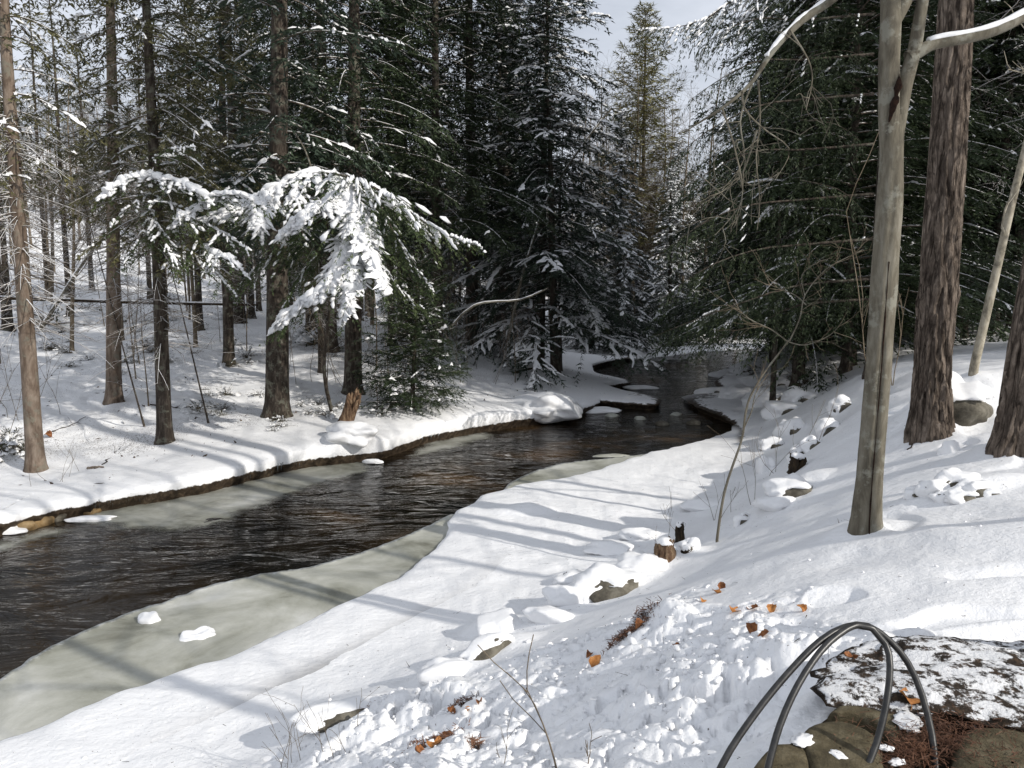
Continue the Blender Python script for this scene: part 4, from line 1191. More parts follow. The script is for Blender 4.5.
for px, Y, k, H in [(775, 34, 'hemlock_a', 15), (800, 24, 'hemlock_a', 15), (770, 46, 'hemlock_a', 17), (850, 26, 'hemlock_a', 17), (890, 34, 'hemlock_a', 15), (960, 31, 'hemlock_a', 16), (1050, 33, 'hemlock_a', 16), (1000, 38, 'hemlock_a', 16), (930, 29, 'hemlock_a', 17), (872, 31, 'hemlock_a', 17), (905, 37, 'hemlock_a', 18), (815, 33, 'hemlock_a', 17)]:
    x_ = (px - 512) / FPX * Y
    if seg_dist([x_], [Y], river_s)[0] > .4: stand([(x_, Y)], [k], (H, H + .1), (.14, .18), 'dense low branched hemlock ' + {775: 'hanging over the far stream, leftmost of the right wall', 800: 'nearest the shaded rock jumble on the right shore', 770: 'farther down the right shore behind the overhanging one', 850: 'behind the left side of the forked tree', 890: 'showing directly behind the fork of the foreground tree', 960: 'seen just right of the massive reddish trunk', 1050: 'just beyond the right edge of the picture', 1000: 'behind the thin pale slanting stem', 930: 'directly behind the massive reddish trunk', 872: 'hidden behind the forked tree trunk', 905: 'in the gap between forked tree and massive trunk', 815: 'behind the one nearest the rock jumble'}.get(px, 'in the shaded wall on the right'), 'dense low branched hemlocks on the right', 'hemlock_tree', rg, (1.1, 1.3))
stand(scatter(60, hill_region(-250, 560, 26, 60), 1.8, 1), [0, 1, 2, 3, 4, 5, 6, 6, 5], (6, 13), (0, 0), 'leafless snow dusted tree in the woods up the left slope', 'bare trees in the woods on the left slope', 'bare_tree', rg)
stand(scatter(110, hill_region(-350, 640, 50, 110), 1.8, 2), [0, 1, 3, 5, 6, 7], (9, 17), (0, 0), 'leafless grey tree far back in the hazy woods', 'bare trees far back in the woods', 'bare_tree', rg)
stand(scatter(13, hill_region(120, 520, 34, 60), 3.0, 4), ['olive', 'spruce_a', 'hemlock_b', 'spruce_b', 'high'], (11, 17), (.10, .16), 'dark conifer farther back in the woods on the left slope', 'conifers farther back on the left slope', 'spruce_tree', rg)
stand(scatter(30, hill_region(-400, 520, 70, 120), 3.5, 6), ['spruce_b', 'snowy', 'spruce_a', 'hemlock_a'], (11, 17), (.10, .16), 'distant snow dusted conifer closing off the view on the left', 'distant conifers on the left', 'spruce_tree', rg)
stand(scatter(14, hill_region(575, 720, 54, 70), 1.3, 17), [5, 7, 3, 7], (15, 20), (0, 0), 'tall pale leafless tree against the sky beyond the bend', 'pale leafless trees beyond the bend', 'bare_tree', rg)
stand(scatter(30, hill_region(540, 760, 52, 110), 2.5, 7), [5, 1, 7, 'spruce_b', 'snowy', 6], (9, 14), (.10, .16), 'low distant tree beyond the bend of the stream', 'trees beyond the bend of the stream', 'bare_tree', rg)
stand(scatter(60, hill_region(760, 1250, 28, 95), 3.0, 9), ['hemlock_a', 'hemlock_b', 'spruce_b', 'spruce_a'], (13, 20), (.12, .2), 'dark conifer deep in the shaded woods on the right', 'conifers deep in the woods on the right', 'hemlock_tree', rg, (1, 1.3))
# trees standing right of and behind the viewer: they throw the long shadows over the snow
for x, y, k, H in [(6.6, 3.2, 3, 13), (8.2, 5.9, 1, 14), (5.6, 1.15, 1, 12), (10.5, 2.5, 3, 14), (11, 7.5, 1, 13)]:
    stand([(x, y)], [k], (H, H + .1), (0, 0), 'bare tree standing to the right of the path beyond the picture', 'trees beside the path', 'bare_tree', rg)
for x, y, k, H in [(25, 8, 'hemlock_b', 20), (27, 14, 'high', 22)]:
    stand([(x, y)], [k], (H, H + .1), (.18, .18), 'conifer standing to the right of the path beyond the picture', 'trees beside the path', 'hemlock_tree', rg, (1.1, 1.3))
HANG_LABELS = iter(['tall hanging boughed conifer behind the small spruce sapling', 'tall conifer with hanging boughs left of the dark shore trunk by the central spruce', 'tall hanging boughed conifer right of the trunk behind the broken stump', 'tall conifer with hanging boughs behind the snow laden hemlock', 'tall conifer with hanging boughs behind the thickest trunk, farther up the slope', 'tall pointed conifer directly behind the left side of the central spruce'])
for px, Y, k, H in [(438, 27, 'hemlock_b', 19), (472, 31, 'high', 21), (405, 30, 'high', 21), (330, 27, 'high', 20), (240, 34, 'high', 20), (505, 36, 'spruce_a', 19)]:
    stand([((px - 512) / FPX * Y, Y)], [k], (H, H + .1), (.15, .18), next(HANG_LABELS), 'tall dark conifers with hanging boughs', 'hemlock_tree', rg, (1.15, 1.35))
stand(scatter(45, hill_region(-150, 520, 19, 40), 1.3, 21), [4, 4, 2], (1.8, 4.5), (0, 0), 'low leafless twiggy sapling in the undergrowth of the left bank', 'twiggy saplings under the left trees', 'bare_sapling', rg)
# ------------------------------------------------------------------ snow laden hemlock in the middle of the left bank
def laden_hemlock():
    d = 18.6
    rng = np.random.default_rng(14)
    bx, by = (322 - 512) / FPX * d, d
    d0_ = 16.4
    base = np.array([bx + .1, by + .4, zat(bx + .1, by + .4) - .05])
    t = empty('laden_hemlock', base)
    def W(px, py, dd=0): return at_d(px, py, d0_ + dd) - base
    g, gs, gw = Geo(), Geo(), Geo()
    for q_ in ():
        pass
    # slender stem hidden by its boughs
    S, _ = polyline([np.zeros(3), W(324, 370, 1.7), W(330, 300, 1.2), W(328, 230, .6), W(320, 176, .1)], 30)
    gt = Geo(); add_tube(gt, S, np.linspace(.05, .015, 30), 8, True); put('trunk', gt.mesh('trunk'), M['spruce_bark'], t)
    # (start, path, width profile, snow, ribbon width)
    B = [
        ([(320, 174, 0), (345, 176, -.3), (372, 186, -.6), (402, 206, -.8), (440, 232, -.9), (478, 245, -.9)], .34, .55, .05),
        ([(322, 176, 0), (300, 178, -.2), (270, 192, -.4), (240, 208, -.5), (205, 222, -.5), (178, 232, -.5)], .22, .85, .10),
        ([(338, 182, -.2), (352, 205, -.7), (362, 235, -1.0), (374, 262, -1.2), (386, 290, -1.3)], .36, .95, .12),
        ([(345, 200, -.5), (325, 205, -.9), (305, 215, -1.1), (288, 232, -1.2), (276, 240, -1.2)], .22, .95, .10),
        ([(352, 225, -.6), (342, 262, -1.0), (322, 290, -1.2), (300, 305, -1.3), (272, 332, -1.35)], .26, .95, .11),
        ([(356, 235, -.6), (352, 270, -1.1), (348, 300, -1.3), (342, 325, -1.35)], .30, .9, .11),
        ([(300, 180, -.2), (296, 200, -.7), (300, 222, -.9), (306, 250, -1.0)], .26, .6, .07),
        ([(270, 192, -.4), (262, 206, -.8), (258, 222, -1.0), (262, 240, -1.0)], .3, .7, .06),
        ([(372, 190, -.2), (390, 225, -.2), (410, 262, -.1), (432, 290, 0)], .38, .28, .035),
        ([(330, 215, .3), (370, 250, .5), (400, 290, .6), (425, 310, .7)], .38, .25, .035),
        ([(322, 220, .3), (290, 240, .2), (262, 262, .1), (240, 285, .1)], .35, .2, .035),
        ([(324, 250, .3), (300, 275, .0), (285, 305, -.2), (282, 330, -.3)], .35, .2, .03),
        ([(320, 190, .4), (352, 186, .8), (384, 196, 1.2)], .3, .4, .05),
        ([(322, 205, .4), (296, 206, 1.0), (262, 220, 1.4)], .3, .4, .05),
    ]
    for pts, wp, sn, sw in B:
        ax = [W(a, b, c) for a, b, c in pts]
        bough(g, gs, gw, ax, rng, wprof=wp, twig_step=.075, spacing=.04, bl=.09, bw=.026, snow=sn, snow_w=sw * .8, snow_h=.06 if sn > .5 else .03, wood=.014, start=.03, lmin=.13, sag=.45, hang=.12, pads=True)
        if sn > .6:          # a thick load of snow down the middle of the bough
            A, L = polyline(ax, 24)
            n = 22
            O = A[:22] + [0, 0, .06]; D = A[1:23] - A[:22]; l = np.linalg.norm(D, axis=1); D = D / l[:, None]
            O = O + rng.normal(0, .02, O.shape)
            snow_pads(gs, O, D, l * 2.6, rng.uniform(.5, 1.1, n) * sw * 1.5, rng.uniform(.05, .09, n), rng, 2)
            snow_ribbons(gs, O + [0, 0, -.02], D, l * 2.2, rng.uniform(.9, 1.5, n) * sw * 1.5, .05, rng, sag=0)
            m_ = 46
            for q in range(m_):
                i = rng.integers(1, 21); a = rng.choice([-1, 1]); L_ = rng.uniform(.25, .6) * (1 - i / 30)
                s_ = nrm(np.cross(D[i], [0, 0, 1.0])) * a
                dv = nrm(D[i] * rng.uniform(.1, 1.1) + s_ + [0, 0, -.35])
                uu = np.linspace(.2, 1, 3)
                Oo = O[i] + dv * (L_ * uu)[:, None]; Oo[:, 2] -= .35 * L_ * uu ** 2
                snow_ribbons(gs, O[i][None], dv[None], np.array([L_]), np.array([sw * rng.uniform(.5, .9)]), .045, rng, sag=.35)
                snow_pads(gs, Oo, np.repeat((dv - [0, 0, .3])[None], 3, 0), np.full(3, L_ * .8), sw * rng.uniform(.5, 1.0) * np.array([1.1, .9, .6]), np.array([.05, .045, .035]), rng, 1)
    o = put('needles', g.mesh('needles', False), M['hemlock_lit'], t)
    o = put('snow_load', gs.mesh('snow_load'), M['snow'], t)
    o = put('branches', gw.mesh('branches'), M['spruce_bark'], t)
    # bent grey dead top
    gd = Geo(); Pd, _ = polyline([W(312, 170, .1), W(305, 150, .1), W(296, 135, .1), W(284, 124, .1), (W(270, 128, .1))], 16)
    add_tube(gd, Pd, np.linspace(.022, .008, 16), 6, True); put('dead_leader', gd.mesh('dead_leader'), M['grey_bark'], t)
    tag(t, 'young hemlock with arching boughs under a thick bright load of snow', 'tree')
M['hemlock_lit'] = mat_foliage("hemlock_needles_lit", (.02, .032, .012), (.045, .065, .024), (.10, .12, .05))  # brighter copy of the hemlock needles, with sunlight put into the colour
laden_hemlock()

def bough_tree(px, py, d, boughs, label, seed, H=6, r=.07, group=None, name='hemlock_sapling', fwd=0):
    rng = np.random.default_rng(seed)
    bx, by = (px - 512) / FPX * d, d
    base = np.array([bx, by, zat(bx, by) - .05]); t = empty(name, base)
    def W(px, py, dd=0): return at_d(px, py, d - fwd + dd) - base
    g, gs, gw = Geo(), Geo(), Geo()
    P, rr = trunk_pts(H, r, (0, -fwd / H * .9), .05, seed, 10); put('trunk', mesh_from('trunk', *tube(P, rr, 10)), M['spruce_bark'], t)
    for pts, wp, sn, sw in boughs:
        ax = [np.array(W(*pts[0]))] + [W(*p) for p in pts[1:]]
        bough(g, gs, gw, ax, rng, wprof=wp, twig_step=.075, spacing=.045, bl=.08, bw=.026, snow=sn, snow_w=sw * .7, snow_h=.045, start=.03, lmin=.12, sag=.4, hang=.1, pads=True)
        if sn > .6:
            A, L = polyline(ax, 14)
            O = A[:12] + [0, 0, .04]; D = A[1:13] - A[:12]; l = np.linalg.norm(D, axis=1); D = D / l[:, None]
            snow_pads(gs, O, D, l * 2.2, rng.uniform(.6, 1.5, 12) * sw, rng.uniform(.05, .10, 12), rng, 2)
    put('needles', g.mesh('needles', False), M['hemlock_lit'], t)
    put('snow_load', gs.mesh('snow_load'), M['snow'], t)
    put('branches', gw.mesh('branches'), M['spruce_bark'], t)
    tag(t, label, 'tree', group)
bough_tree(140, 0, 17.6, [([(150, 178), (130, 180, -.3), (112, 190, -.5), (100, 198, -.6)], .3, 1.0, .10), ([(152, 180), (175, 182, -.3), (198, 192, -.5), (212, 204, -.6)], .3, 1.0, .10),
                          ([(148, 195), (128, 208, -.4), (112, 224, -.5)], .4, .4, .05), ([(152, 195), (176, 210, -.4), (196, 232, -.5)], .45, .45, .05), ([(150, 210), (160, 235, -.4), (176, 262, -.6)], .5, .3, .04), ([(150, 215), (140, 240, -.3), (126, 262, -.4)], .5, .2, .04),
                          ([(152, 160), (170, 150, -.3), (190, 148, -.6)], .4, .3, .04)],
           'small hemlock bough tree with white caps between the two thin left trunks', 31, H=5.4, r=.02, fwd=2.6)
bough_tree(205, 0, 17.6, [([(205, 202), (225, 196, -.3), (246, 198, -.5), (262, 208, -.5)], .4, .95, .12), ([(205, 208), (190, 214, -.3), (172, 226, -.4)], .4, .9, .10), ([(205, 225), (225, 236, -.2), (246, 250, -.3)], .45, .35, .04),
                          ([(206, 250), (216, 256, -.2), (232, 262, -.4), (244, 274, -.4)], .4, .7, .05), ([(205, 235), (190, 252, -.2), (178, 270, -.3)], .45, .2, .04), ([(206, 262), (222, 280, -.1), (236, 296, -.2)], .45, .25, .04)],
           'small hemlock with snowy boughs just left of the thickest dark trunk', 32, H=4.9, r=.02, fwd=2.6)
bough_tree(560, 0, 29, [([(548, 330), (566, 322, -.5), (588, 318, -1.0), (606, 326, -1.3)], .5, .95, .13), ([(552, 300), (572, 296, -.6), (592, 306, -1.2), (598, 332, -1.5)], .5, .9, .13), ([(552, 255), (575, 262, -.6), (590, 285, -1.2)], .45, .7, .09),
                        ([(545, 335), (530, 338, -.6), (512, 345, -.9)], .5, .6, .09)],
           'low snow heaped boughs at the foot of the central spruce', 33, H=6.5, r=.09)
bough_tree(775, 0, 21, [([(800, 208), (785, 208, -.2), (768, 212, -.4), (758, 222, -.5)], .4, .75, .05), ([(800, 215), (812, 214, -.3), (826, 222, -.5)], .4, .5, .04), ([(812, 262), (795, 258, -.3), (776, 260, -.6)], .4, .45, .04), ([(812, 300), (785, 300, -.3), (750, 312, -.7), (715, 330, -1.0)], .35, .35, .04),
                        ([(812, 280), (775, 285, -.3), (735, 300, -.7), (690, 325, -1.0)], .35, .25, .04)],
           'shaded hemlock reaching low boughs over the right side of the stream', 34, H=8, r=.08)

# snowy bough against the sky at the top
simple = None
def sky_bough():
    d = 17.0; x = (874 - 512) / FPX * d; base = np.array([x, d, zat(x, d) - .05])
    t = empty('hemlock_tree', base); rng = np.random.default_rng(6)
    def W(px, py, dd=0): return at_d(px, py, d + dd) - base
    g, gs, gw = Geo(), Geo(), Geo()
    P, rr = trunk_pts(15, .14, (0, 0), .05, 6, 12); put('trunk', mesh_from('trunk', *tube(P, rr, 12)), M['spruce_bark'], t)
    for pts, wp, sn in [([(800, -30), (745, -8, -.5), (705, 20, -.8), (678, 28, -.9), (640, 30, -1)], .30, .7), ([(800, 20), (760, 18, -.3), (725, 30, -.6), (700, 48, -.8)], .35, .5), ([(800, 60), (760, 60, -.3), (722, 78, -.5), (690, 100, -.6)], .35, .35),
                        ([(800, 100), (765, 104, -.3), (730, 118, -.5), (695, 140, -.6), (672, 160, -.6)], .32, .4), ([(800, 150), (760, 150, -.3), (720, 165, -.5), (682, 190, -.6)], .35, .35), ([(800, 200), (750, 205, -.3), (705, 222, -.5), (665, 250, -.6)], .33, .3),
                        ([(800, 245), (755, 250, -.2), (705, 268, -.4), (660, 300, -.5)], .33, .2), ([(800, 285), (750, 300, 0), (700, 318, .2), (655, 336, .3)], .3, .15), ([(800, 120), (835, 124, -.4), (860, 140, -.6)], .45, .3), ([(800, 60), (840, 50, -.4), (870, 60, -.6)], .45, .3), ([(800, 180), (840, 190, -.4), (862, 210, -.6)], .45, .3),
                        ([(800, 305), (765, 320, .6), (720, 336, 1.2), (690, 345, 1.5)], .3, .1)]:
        if pts[0][0] == 800 and pts[-1][0] < 800: pts = [(874, pts[0][1] - 6, 0)] + pts
        bough(g, gs, gw, [W(*p) for p in pts], rng, wprof=wp * .8, twig_step=.08, spacing=.04, bl=.09, bw=.022, snow=sn * (.8 if sn > .6 else .10), snow_w=.035, snow_h=.03, start=.04, lmin=.12, sag=.75, hang=.45, pads=True, axis_snow=False)
    put('needles', g.mesh('needles', False), M['hemlock'], t); put('snow_load', gs.mesh('snow_load'), M['snow'], t); put('branches', gw.mesh('branches'), M['spruce_bark'], t)
    tag(t, 'hemlock with long drooping boughs hanging over the stream and against the sky', 'tree')
sky_bough()

# ------------------------------------------------------------------ stones, stumps, ice lumps
def disp3(V, f, amp, seed):
    n = np.array([mnoise.noise(Vector((v * f + seed * 3.7).tolist())) for v in V]); return n * amp
def blob(sub, size, seed, amp=.18, f=1.4, facet=0, fine=.03):
    V, F = ICO[sub]; V = V.copy()
    k = 1 + disp3(V, f, amp * 2, seed) + disp3(V, f * 4, fine * 2, seed + 9)
    V = V * k[:, None]
    if facet:
        rng = np.random.default_rng(seed)
        for q in range(facet):
            n = nrm(rng.normal(0, 1, 3)); c = rng.uniform(.62, .85)
            s = V @ n; V = V - np.outer(np.maximum(s - c, 0) * .85, n)
    return V * np.asarray(size), F
def mat_rock(name, cs, scale=5, bumpd=.03):
    m, nt, b = newmat(name, .85, .25); v = coords(nt)
    c = ramp(nt, noise_n(nt, scale, 8, .68, v), [(.3, cs[0]), (.5, cs[1]), (.68, cs[2])])
    nt.links.new(c, b.inputs['Base Color']); n1 = bump(nt, b, noise_n(nt, scale * 1.5, 7, .7, v), .7, bumpd); bump(nt, b, noise_n(nt, scale * 14, 4, .7, v), .5, .006, n1); return m
M['rock'] = mat_rock("brown_rock", [(.03, .026, .02), (.10, .09, .07), (.20, .185, .15)])
M['tan_rock'] = mat_rock("tan_rock", [(.10, .06, .025), (.24, .16, .075), (.34, .25, .14)])
M['slab'] = mat_rock("mossy_stone", [(.04, .032, .018), (.10, .082, .048), (.17, .145, .095)], 12, .03)
M['stump'] = mat_bark("stump_wood", (.03, .018, .012), (.13, .08, .05), (.30, .22, .14), vs=(1, 1, .15), scale=22, dist=.03)
M['darkwood'] = mat_bark("wet_dark_wood", (.008, .006, .005), (.03, .022, .015), (.08, .055, .03), vs=(1, 1, .3), scale=16, dist=.02)

def snowy_stone(px, py, w, h, seed, label, rock='rock', cap=.9, rot=0, dep=.8, name='snowy_boulder', cat='boulder', sink=.3, expose=0.0, group=None, loc=None):
    """rock with its own snow cap; w,h in metres"""
    p = hit(px, py) if loc is None else np.array(loc)
    t = empty(name, (p[0], p[1], zat(p[0], p[1]) - h * .12), 0)
    cr_, sr_ = math.cos(rot), math.sin(rot)
    def turn(V): return np.stack([V[:, 0] * cr_ - V[:, 1] * sr_, V[:, 0] * sr_ + V[:, 1] * cr_, V[:, 2]], 1)
    V, F = blob(4, (w / 2 * .96, w / 2 * dep * .96, h * .72), seed, .16, 1.3, 5)
    V = turn(V) + [.04 * w * expose, -.09 * w * expose, h * .10]
    put('rock', mesh_from('rock', V, [F]), M[rock], t)
    # the snow lies over the top and runs down to the ground, open only low on the near side
    C, F2 = blob(4, (w / 2 * 1.14, w / 2 * dep * 1.2, h * .85), seed, .20, 1.5, 2, .05)
    C = turn(C)
    if expose:
        rr_ = np.hypot(C[:, 0], C[:, 1]) + 1e-6; facing = (C[:, 0] * .45 - C[:, 1] * .9) / rr_
        cut = sstep(.35, .85, facing + .15 * fbm(C[:, 0] * 9, C[:, 2] * 9, seed, 2)) * sstep(.42 * h, .22 * h, C[:, 2]) * min(1, expose)
        C[:, :2] *= (1 - .45 * cut)[:, None]; C[:, 2] += cut * h * .12
    C[:, 2] += h * .10
    put('snow_cap', mesh_from('snow_cap', C, [F2]), M['snow'], t)
    return tag(t, label, cat, group)
for px_, py_, w_, h_, sd_, lb_, kw_ in NEAR_ROCKS: snowy_stone(px_, py_, w_, h_, sd_, lb_, **kw_)
snowy_stone(950, 412, .80, .52, 14, 'brown boulder bulging from the snow beside the massive trunk', expose=1.0, rot=.1, sink=.25)
snowy_stone(949, 452, .20, .16, 15, 'fist sized snow covered stone on the slope below the brown boulder', sink=.1)
snowy_stone(550, 408, 1.5, .40, 16, 'bright smooth snow dome at the edge of the left bank near the bend', cap=1.6)
snowy_stone(352, 440, 1.0, .30, 17, 'white snow hump in front of the leaning stump')
for i, (px, py, w, h) in enumerate([(935, 492, .26, .11), (953, 484, .32, .14), (976, 491, .28, .12), (915, 494, .2, .07), (962, 497, .24, .09), (990, 494, .15, .06), (944, 498, .18, .07)]):
    snowy_stone(px, py, w, h, 40 + i, ['leftmost stone of the low front row in the rubble heap', 'largest snow capped stone in the middle of the rubble heap', 'stone at the right shoulder of the rubble heap', 'small flat stone at the far left end of the rubble heap', 'stone at the front foot of the rubble heap', 'tiny stone at the far right end of the rubble heap', 'small stone in front of the largest one in the rubble heap'][i], expose=.55, group='stones of the small rubble heap', sink=.15)
for i, (px, py, w, h, lb) in enumerate([(828, 432, .45, .3, 'dark cleft rock under the snow near the top of the shaded slope'), (812, 448, .3, .22, 'small dark stone half buried on the shaded slope'), (842, 408, .5, .25, 'snow topped rock on the crest left of the forked tree'),
        (765, 470, .35, .3, 'pointed snow lump standing at the foot of the shaded slope'), (790, 432, .55, .35, 'snow covered rock at the upper end of the shaded hollow'), (772, 446, .5, .25, 'flat snow covered rock in the shaded hollow'),
        (690, 548, .22, .12, 'small stone with white cap right beside the narrow dark stump'), (742, 522, .22, .14, 'small dark stone in the snow right of the crooked sapling')]):
    snowy_stone(px, py, w, h, 140 + i, lb, expose=1.0 if i in (0, 1, 2, 7) else .4)
# stones and lumps in the stream
def lump(px, py, w, h, seed, label, mat='snow', z=.03, dep=.8, rot=0, name='ice_lump', cat='ice', sub=4, amp=.15, group=None, rim=False):
    p = at_z(px, py, z); V, F = blob(sub, (w / 2, w / 2 * dep, h), seed, amp, 1.3, 0, .03)
    V[:, 2] = np.maximum(V[:, 2], -.02)
    if rim:
        q = np.hypot(V[:, 0] / (w / 2), V[:, 1] / (w / 2 * dep)); V[:, 2] *= np.clip(.35 + q * .9, 0, 1.2)
    o = put(name, mesh_from(name, V, [F]), M[mat], loc=(p[0], p[1], z)); o.rotation_euler.z = rot
    return tag(o, label, cat, group)
lump(149, 621, .24, .10, 3, 'round white snow lump frozen at the rim of the grey ice')
lump(197, 636, .34, .07, 4, 'ring shaped white lump frozen in the middle of the grey ice', rot=.3, rim=True, amp=.25)
lump(90, 519, .75, .05, 5, 'flat white slab of snow on the thin ice below the left bank', dep=.35, rot=.2)
lump(-2, 530, .9, .12, 6, 'white snow lump cut off by the left edge beside the tan stones', dep=.5)
lump(373, 462, .42, .07, 7, 'small white snow cushion floating beside the left bank', dep=.45)
lump(640, 384 + 4, 1.3, .10, 8, 'small snow covered stone standing in the stream beyond the bend', dep=.5)
lump(598, 411, 1.5, .12, 9, 'flat snow cushion under the snowy tongue at the bend', dep=.5)
lump(612, 470 - 14, .8, .04, 10, 'pale thin sheet of ice at the tip of the near shelf', mat='ice', dep=.4)
for i, (px, py, w, h, m_) in enumerate([(16, 527, .75, .16, 'tan_rock'), (38, 524, .5, .14, 'tan_rock'), (62, 517, .45, .15, 'rock'), (84, 512, .5, .13, 'tan_rock'), (102, 506, .4, .12, 'rock'), (4, 519, .6, .2, 'rock'), (52, 510, .5, .2, 'rock'), (28, 512, .5, .18, 'rock')]):
    p = at_z(px, py, .02); V, F = blob(3, (w / 2, w * .32, h), 60 + i, .16, 1.3, 4)
    o = put('stream_stone', mesh_from('stream_stone', V, [F]), M[m_], loc=(p[0], p[1], .04)); o.rotation_euler.z = i
    tag(o, ['flat tan stone at the waterline below the leftmost trunk', 'tan stone beside the flat one at the left waterline', 'dark wet stone under the left snow brim', 'tan stone next to the white slab on the left ice', 'small dark stone beside the white slab on the left ice', 'dark stone at the far left of the bank foot', 'dark stone wedged under the left bank between tan stones', 'dark stone behind the flat tan stones'][i], 'stone')
# rocks breaking the water at the far riffle
for i, (px, py, w) in enumerate([(640, 419, .35), (662, 425, .4), (676, 415, .35), (694, 424, .4), (612, 416, .4)]):
    lump(px, py, w, .12 if i % 2 else .08, 80 + i, ['frosted stone in the riffle nearest the snowy tongue', 'dark stone in the middle of the riffle', 'frosted stone at the far side of the riffle', 'dark stone in the riffle closest to the right shore', 'frosted stone beside the flat cushion at the tongue'][i], mat='rock' if i % 2 else 'ice', z=.0, sub=3, group='stones in the riffle', name='riffle_stone', cat='stone')
for i, (px, py, w, h) in enumerate([(695, 385, 1.4, .35), (715, 392, 1.0, .25), (740, 396, 1.2, .4), (770, 400, 1.2, .5), (785, 412, 1.0, .4), (760, 385, 1.3, .4), (745, 372, 1.3, .35), (800, 402, .9, .5), (778, 388, 1.0, .5)]):
    snowy_stone(px, py, w, h, 100 + i, ['low snow topped rock at the stream edge of the jumble, nearest the water', 'small snow topped rock just below the one nearest the water', 'snow topped rock in the middle front of the shaded jumble', 'big snow topped rock in the centre of the shaded jumble', 'snow topped rock at the near right foot of the jumble', 'snow topped rock behind the middle front one in the jumble', 'flat snow topped rock at the far back of the jumble', 'snow topped rock beside the dark trunk at the jumble', 'snow topped rock behind the big central one in the jumble'][i], expose=.4, group='rocks of the shaded jumble on the right shore')

def stump(px, py, rpx, hpx, seed, label, mat='stump', leanv=(0, 0), broken=.35, snowcap=True, name='broken_stump', n=26):
    p = hit(px, py); d = p[1]; r = rpx / FPX * d; h = hpx / FPX * d
    t = empty(name, (p[0], p[1], p[2] - .05))
    rng = np.random.default_rng(seed)
    m = 14; a = np.linspace(0, 2 * PI, n, endpoint=False)
    top = h * (1 - broken * (.5 + .5 * np.sin(a + seed)) - .28 * rng.random(n) ** 2 - .12 * (np.sin(a * 5 + seed) > .4))
    rows = []
    for k in range(m):
        f = k / (m - 1); z = top * f
        rr = r * (1 + .5 * np.exp(-f * 6)) * (1 + .10 * np.sin(3 * a + seed) + .06 * rng.standard_normal(n) * (.4 + f))
        rows.append(np.stack([rr * np.cos(a) + leanv[0] * z, rr * np.sin(a) + leanv[1] * z, z], 1))
    for k in range(1, 5):
        f = 1 - k / 4.5; z = top * (1 - .08 * k) ; rows.append(np.stack([r * f * np.cos(a) * .9 + leanv[0] * z, r * f * np.sin(a) * .9 + leanv[1] * z, z], 1))
    V = np.concatenate(rows); mm = len(rows)
    V[:, 0] += .10 * r * np.sin(V[:, 2] / h * 9 + seed); V *= [1 + .25 * ((seed * 7) % 3 - 1) * .5, .8, 1]
    i = np.arange(mm - 1)[:, None] * n; j = np.arange(n)[None]; j2 = (j + 1) % n
    Q = np.stack([i + j, i + j2, i + n + j2, i + n + j], -1).reshape(-1, 4)
    put('wood', mesh_from('wood', V, [Q]), M[mat], t)
    if snowcap:
        C, F = blob(3, (r * 1.0, r * .9, .35 * r + .02), seed, .12); hz = top.mean()
        C += [leanv[0] * hz, leanv[1] * hz, hz + .12 * r]
        put('snow_cap', mesh_from('snow_cap', C, [F]), M['snow'], t)
    return tag(t, label, 'stump')
stump(345, 424, 8, 40, 3, 'orange brown broken stump leaning right on the left bank', leanv=(.38, 0), snowcap=False, broken=.3)
stump(665, 556, 9, 28, 5, 'wider broken stump with torn orange wood at the foot of the slope')
stump(680, 541, 5, 26, 6, 'narrow dark snow capped stump standing behind the wider broken one', mat='darkwood', broken=.1)
stump(686, 552, 5, 10, 7, 'low dark wood stub right of the broken stumps', mat='darkwood', broken=.1)
stump(797, 470, 7, 22, 8, 'dark rotten stub with a white cap in the shaded hollow', mat='darkwood', broken=.2)

# ------------------------------------------------------------------ undergrowth
def leafy_shrub(seed, n=26, size=1.0, leaf=.055, snow=.3):
    rng = np.random.default_rng(seed); gw, gl, gs = Geo(), Geo(), Geo()
    for k in range(n):
        a = rng.uniform(0, 2 * PI); el = rng.uniform(.15, 1.2)
        d = np.array([math.cos(a) * math.cos(el), math.sin(a) * math.cos(el), math.sin(el)])
        L = size * rng.uniform(.3, .75)
        s = np.linspace(0, 1, 5)[:, None]; P = d * L * s - np.array([0, 0, .25 * L]) * s ** 2
        add_tube(gw, P, np.linspace(.006, .002, 5), 3)
        m = 9; O = P[rng.integers(1, 5, m)] + rng.normal(0, .04, (m, 3))
        D = nrm(rng.normal(0, 1, (m, 3)) * [1, 1, .4] + [0, 0, -.2]); W = nrm(np.cross(D, [0, 0, 1.0])); l = leaf * rng.uniform(.7, 1.5, m)[:, None]
        V = np.stack([O, O + D * l * .5 + W * l * .3, O + D * l, O + D * l * .5 - W * l * .3], 1).reshape(-1, 3)
        gl.add(V, np.arange(len(V)).reshape(-1, 4))
        if rng.random() < snow:
            snow_ribbons(gs, P[2][None] + [0, 0, .03], nrm(P[4] - P[2])[None], np.array([L * .4]), np.array([.05 * rng.uniform(.6, 1.6)]), .045, rng)
    return gw.mesh('stems'), gl.mesh('leaves', False), (gs.mesh('snow_load') if gs.n else None)
M['leaf_green'] = mat_foliage("shrub_leaves", (.018, .024, .012), (.045, .05, .025), (.10, .085, .045))
M['leaf_brown'] = mat_foliage("dry_leaves", (.08, .03, .012), (.22, .09, .03), (.38, .18, .07))
SH = [leafy_shrub(1), leafy_shrub(2, 34, 1.2, .05, .5), leafy_shrub(3, 18, .8, .05, .2)]
SHF = {}
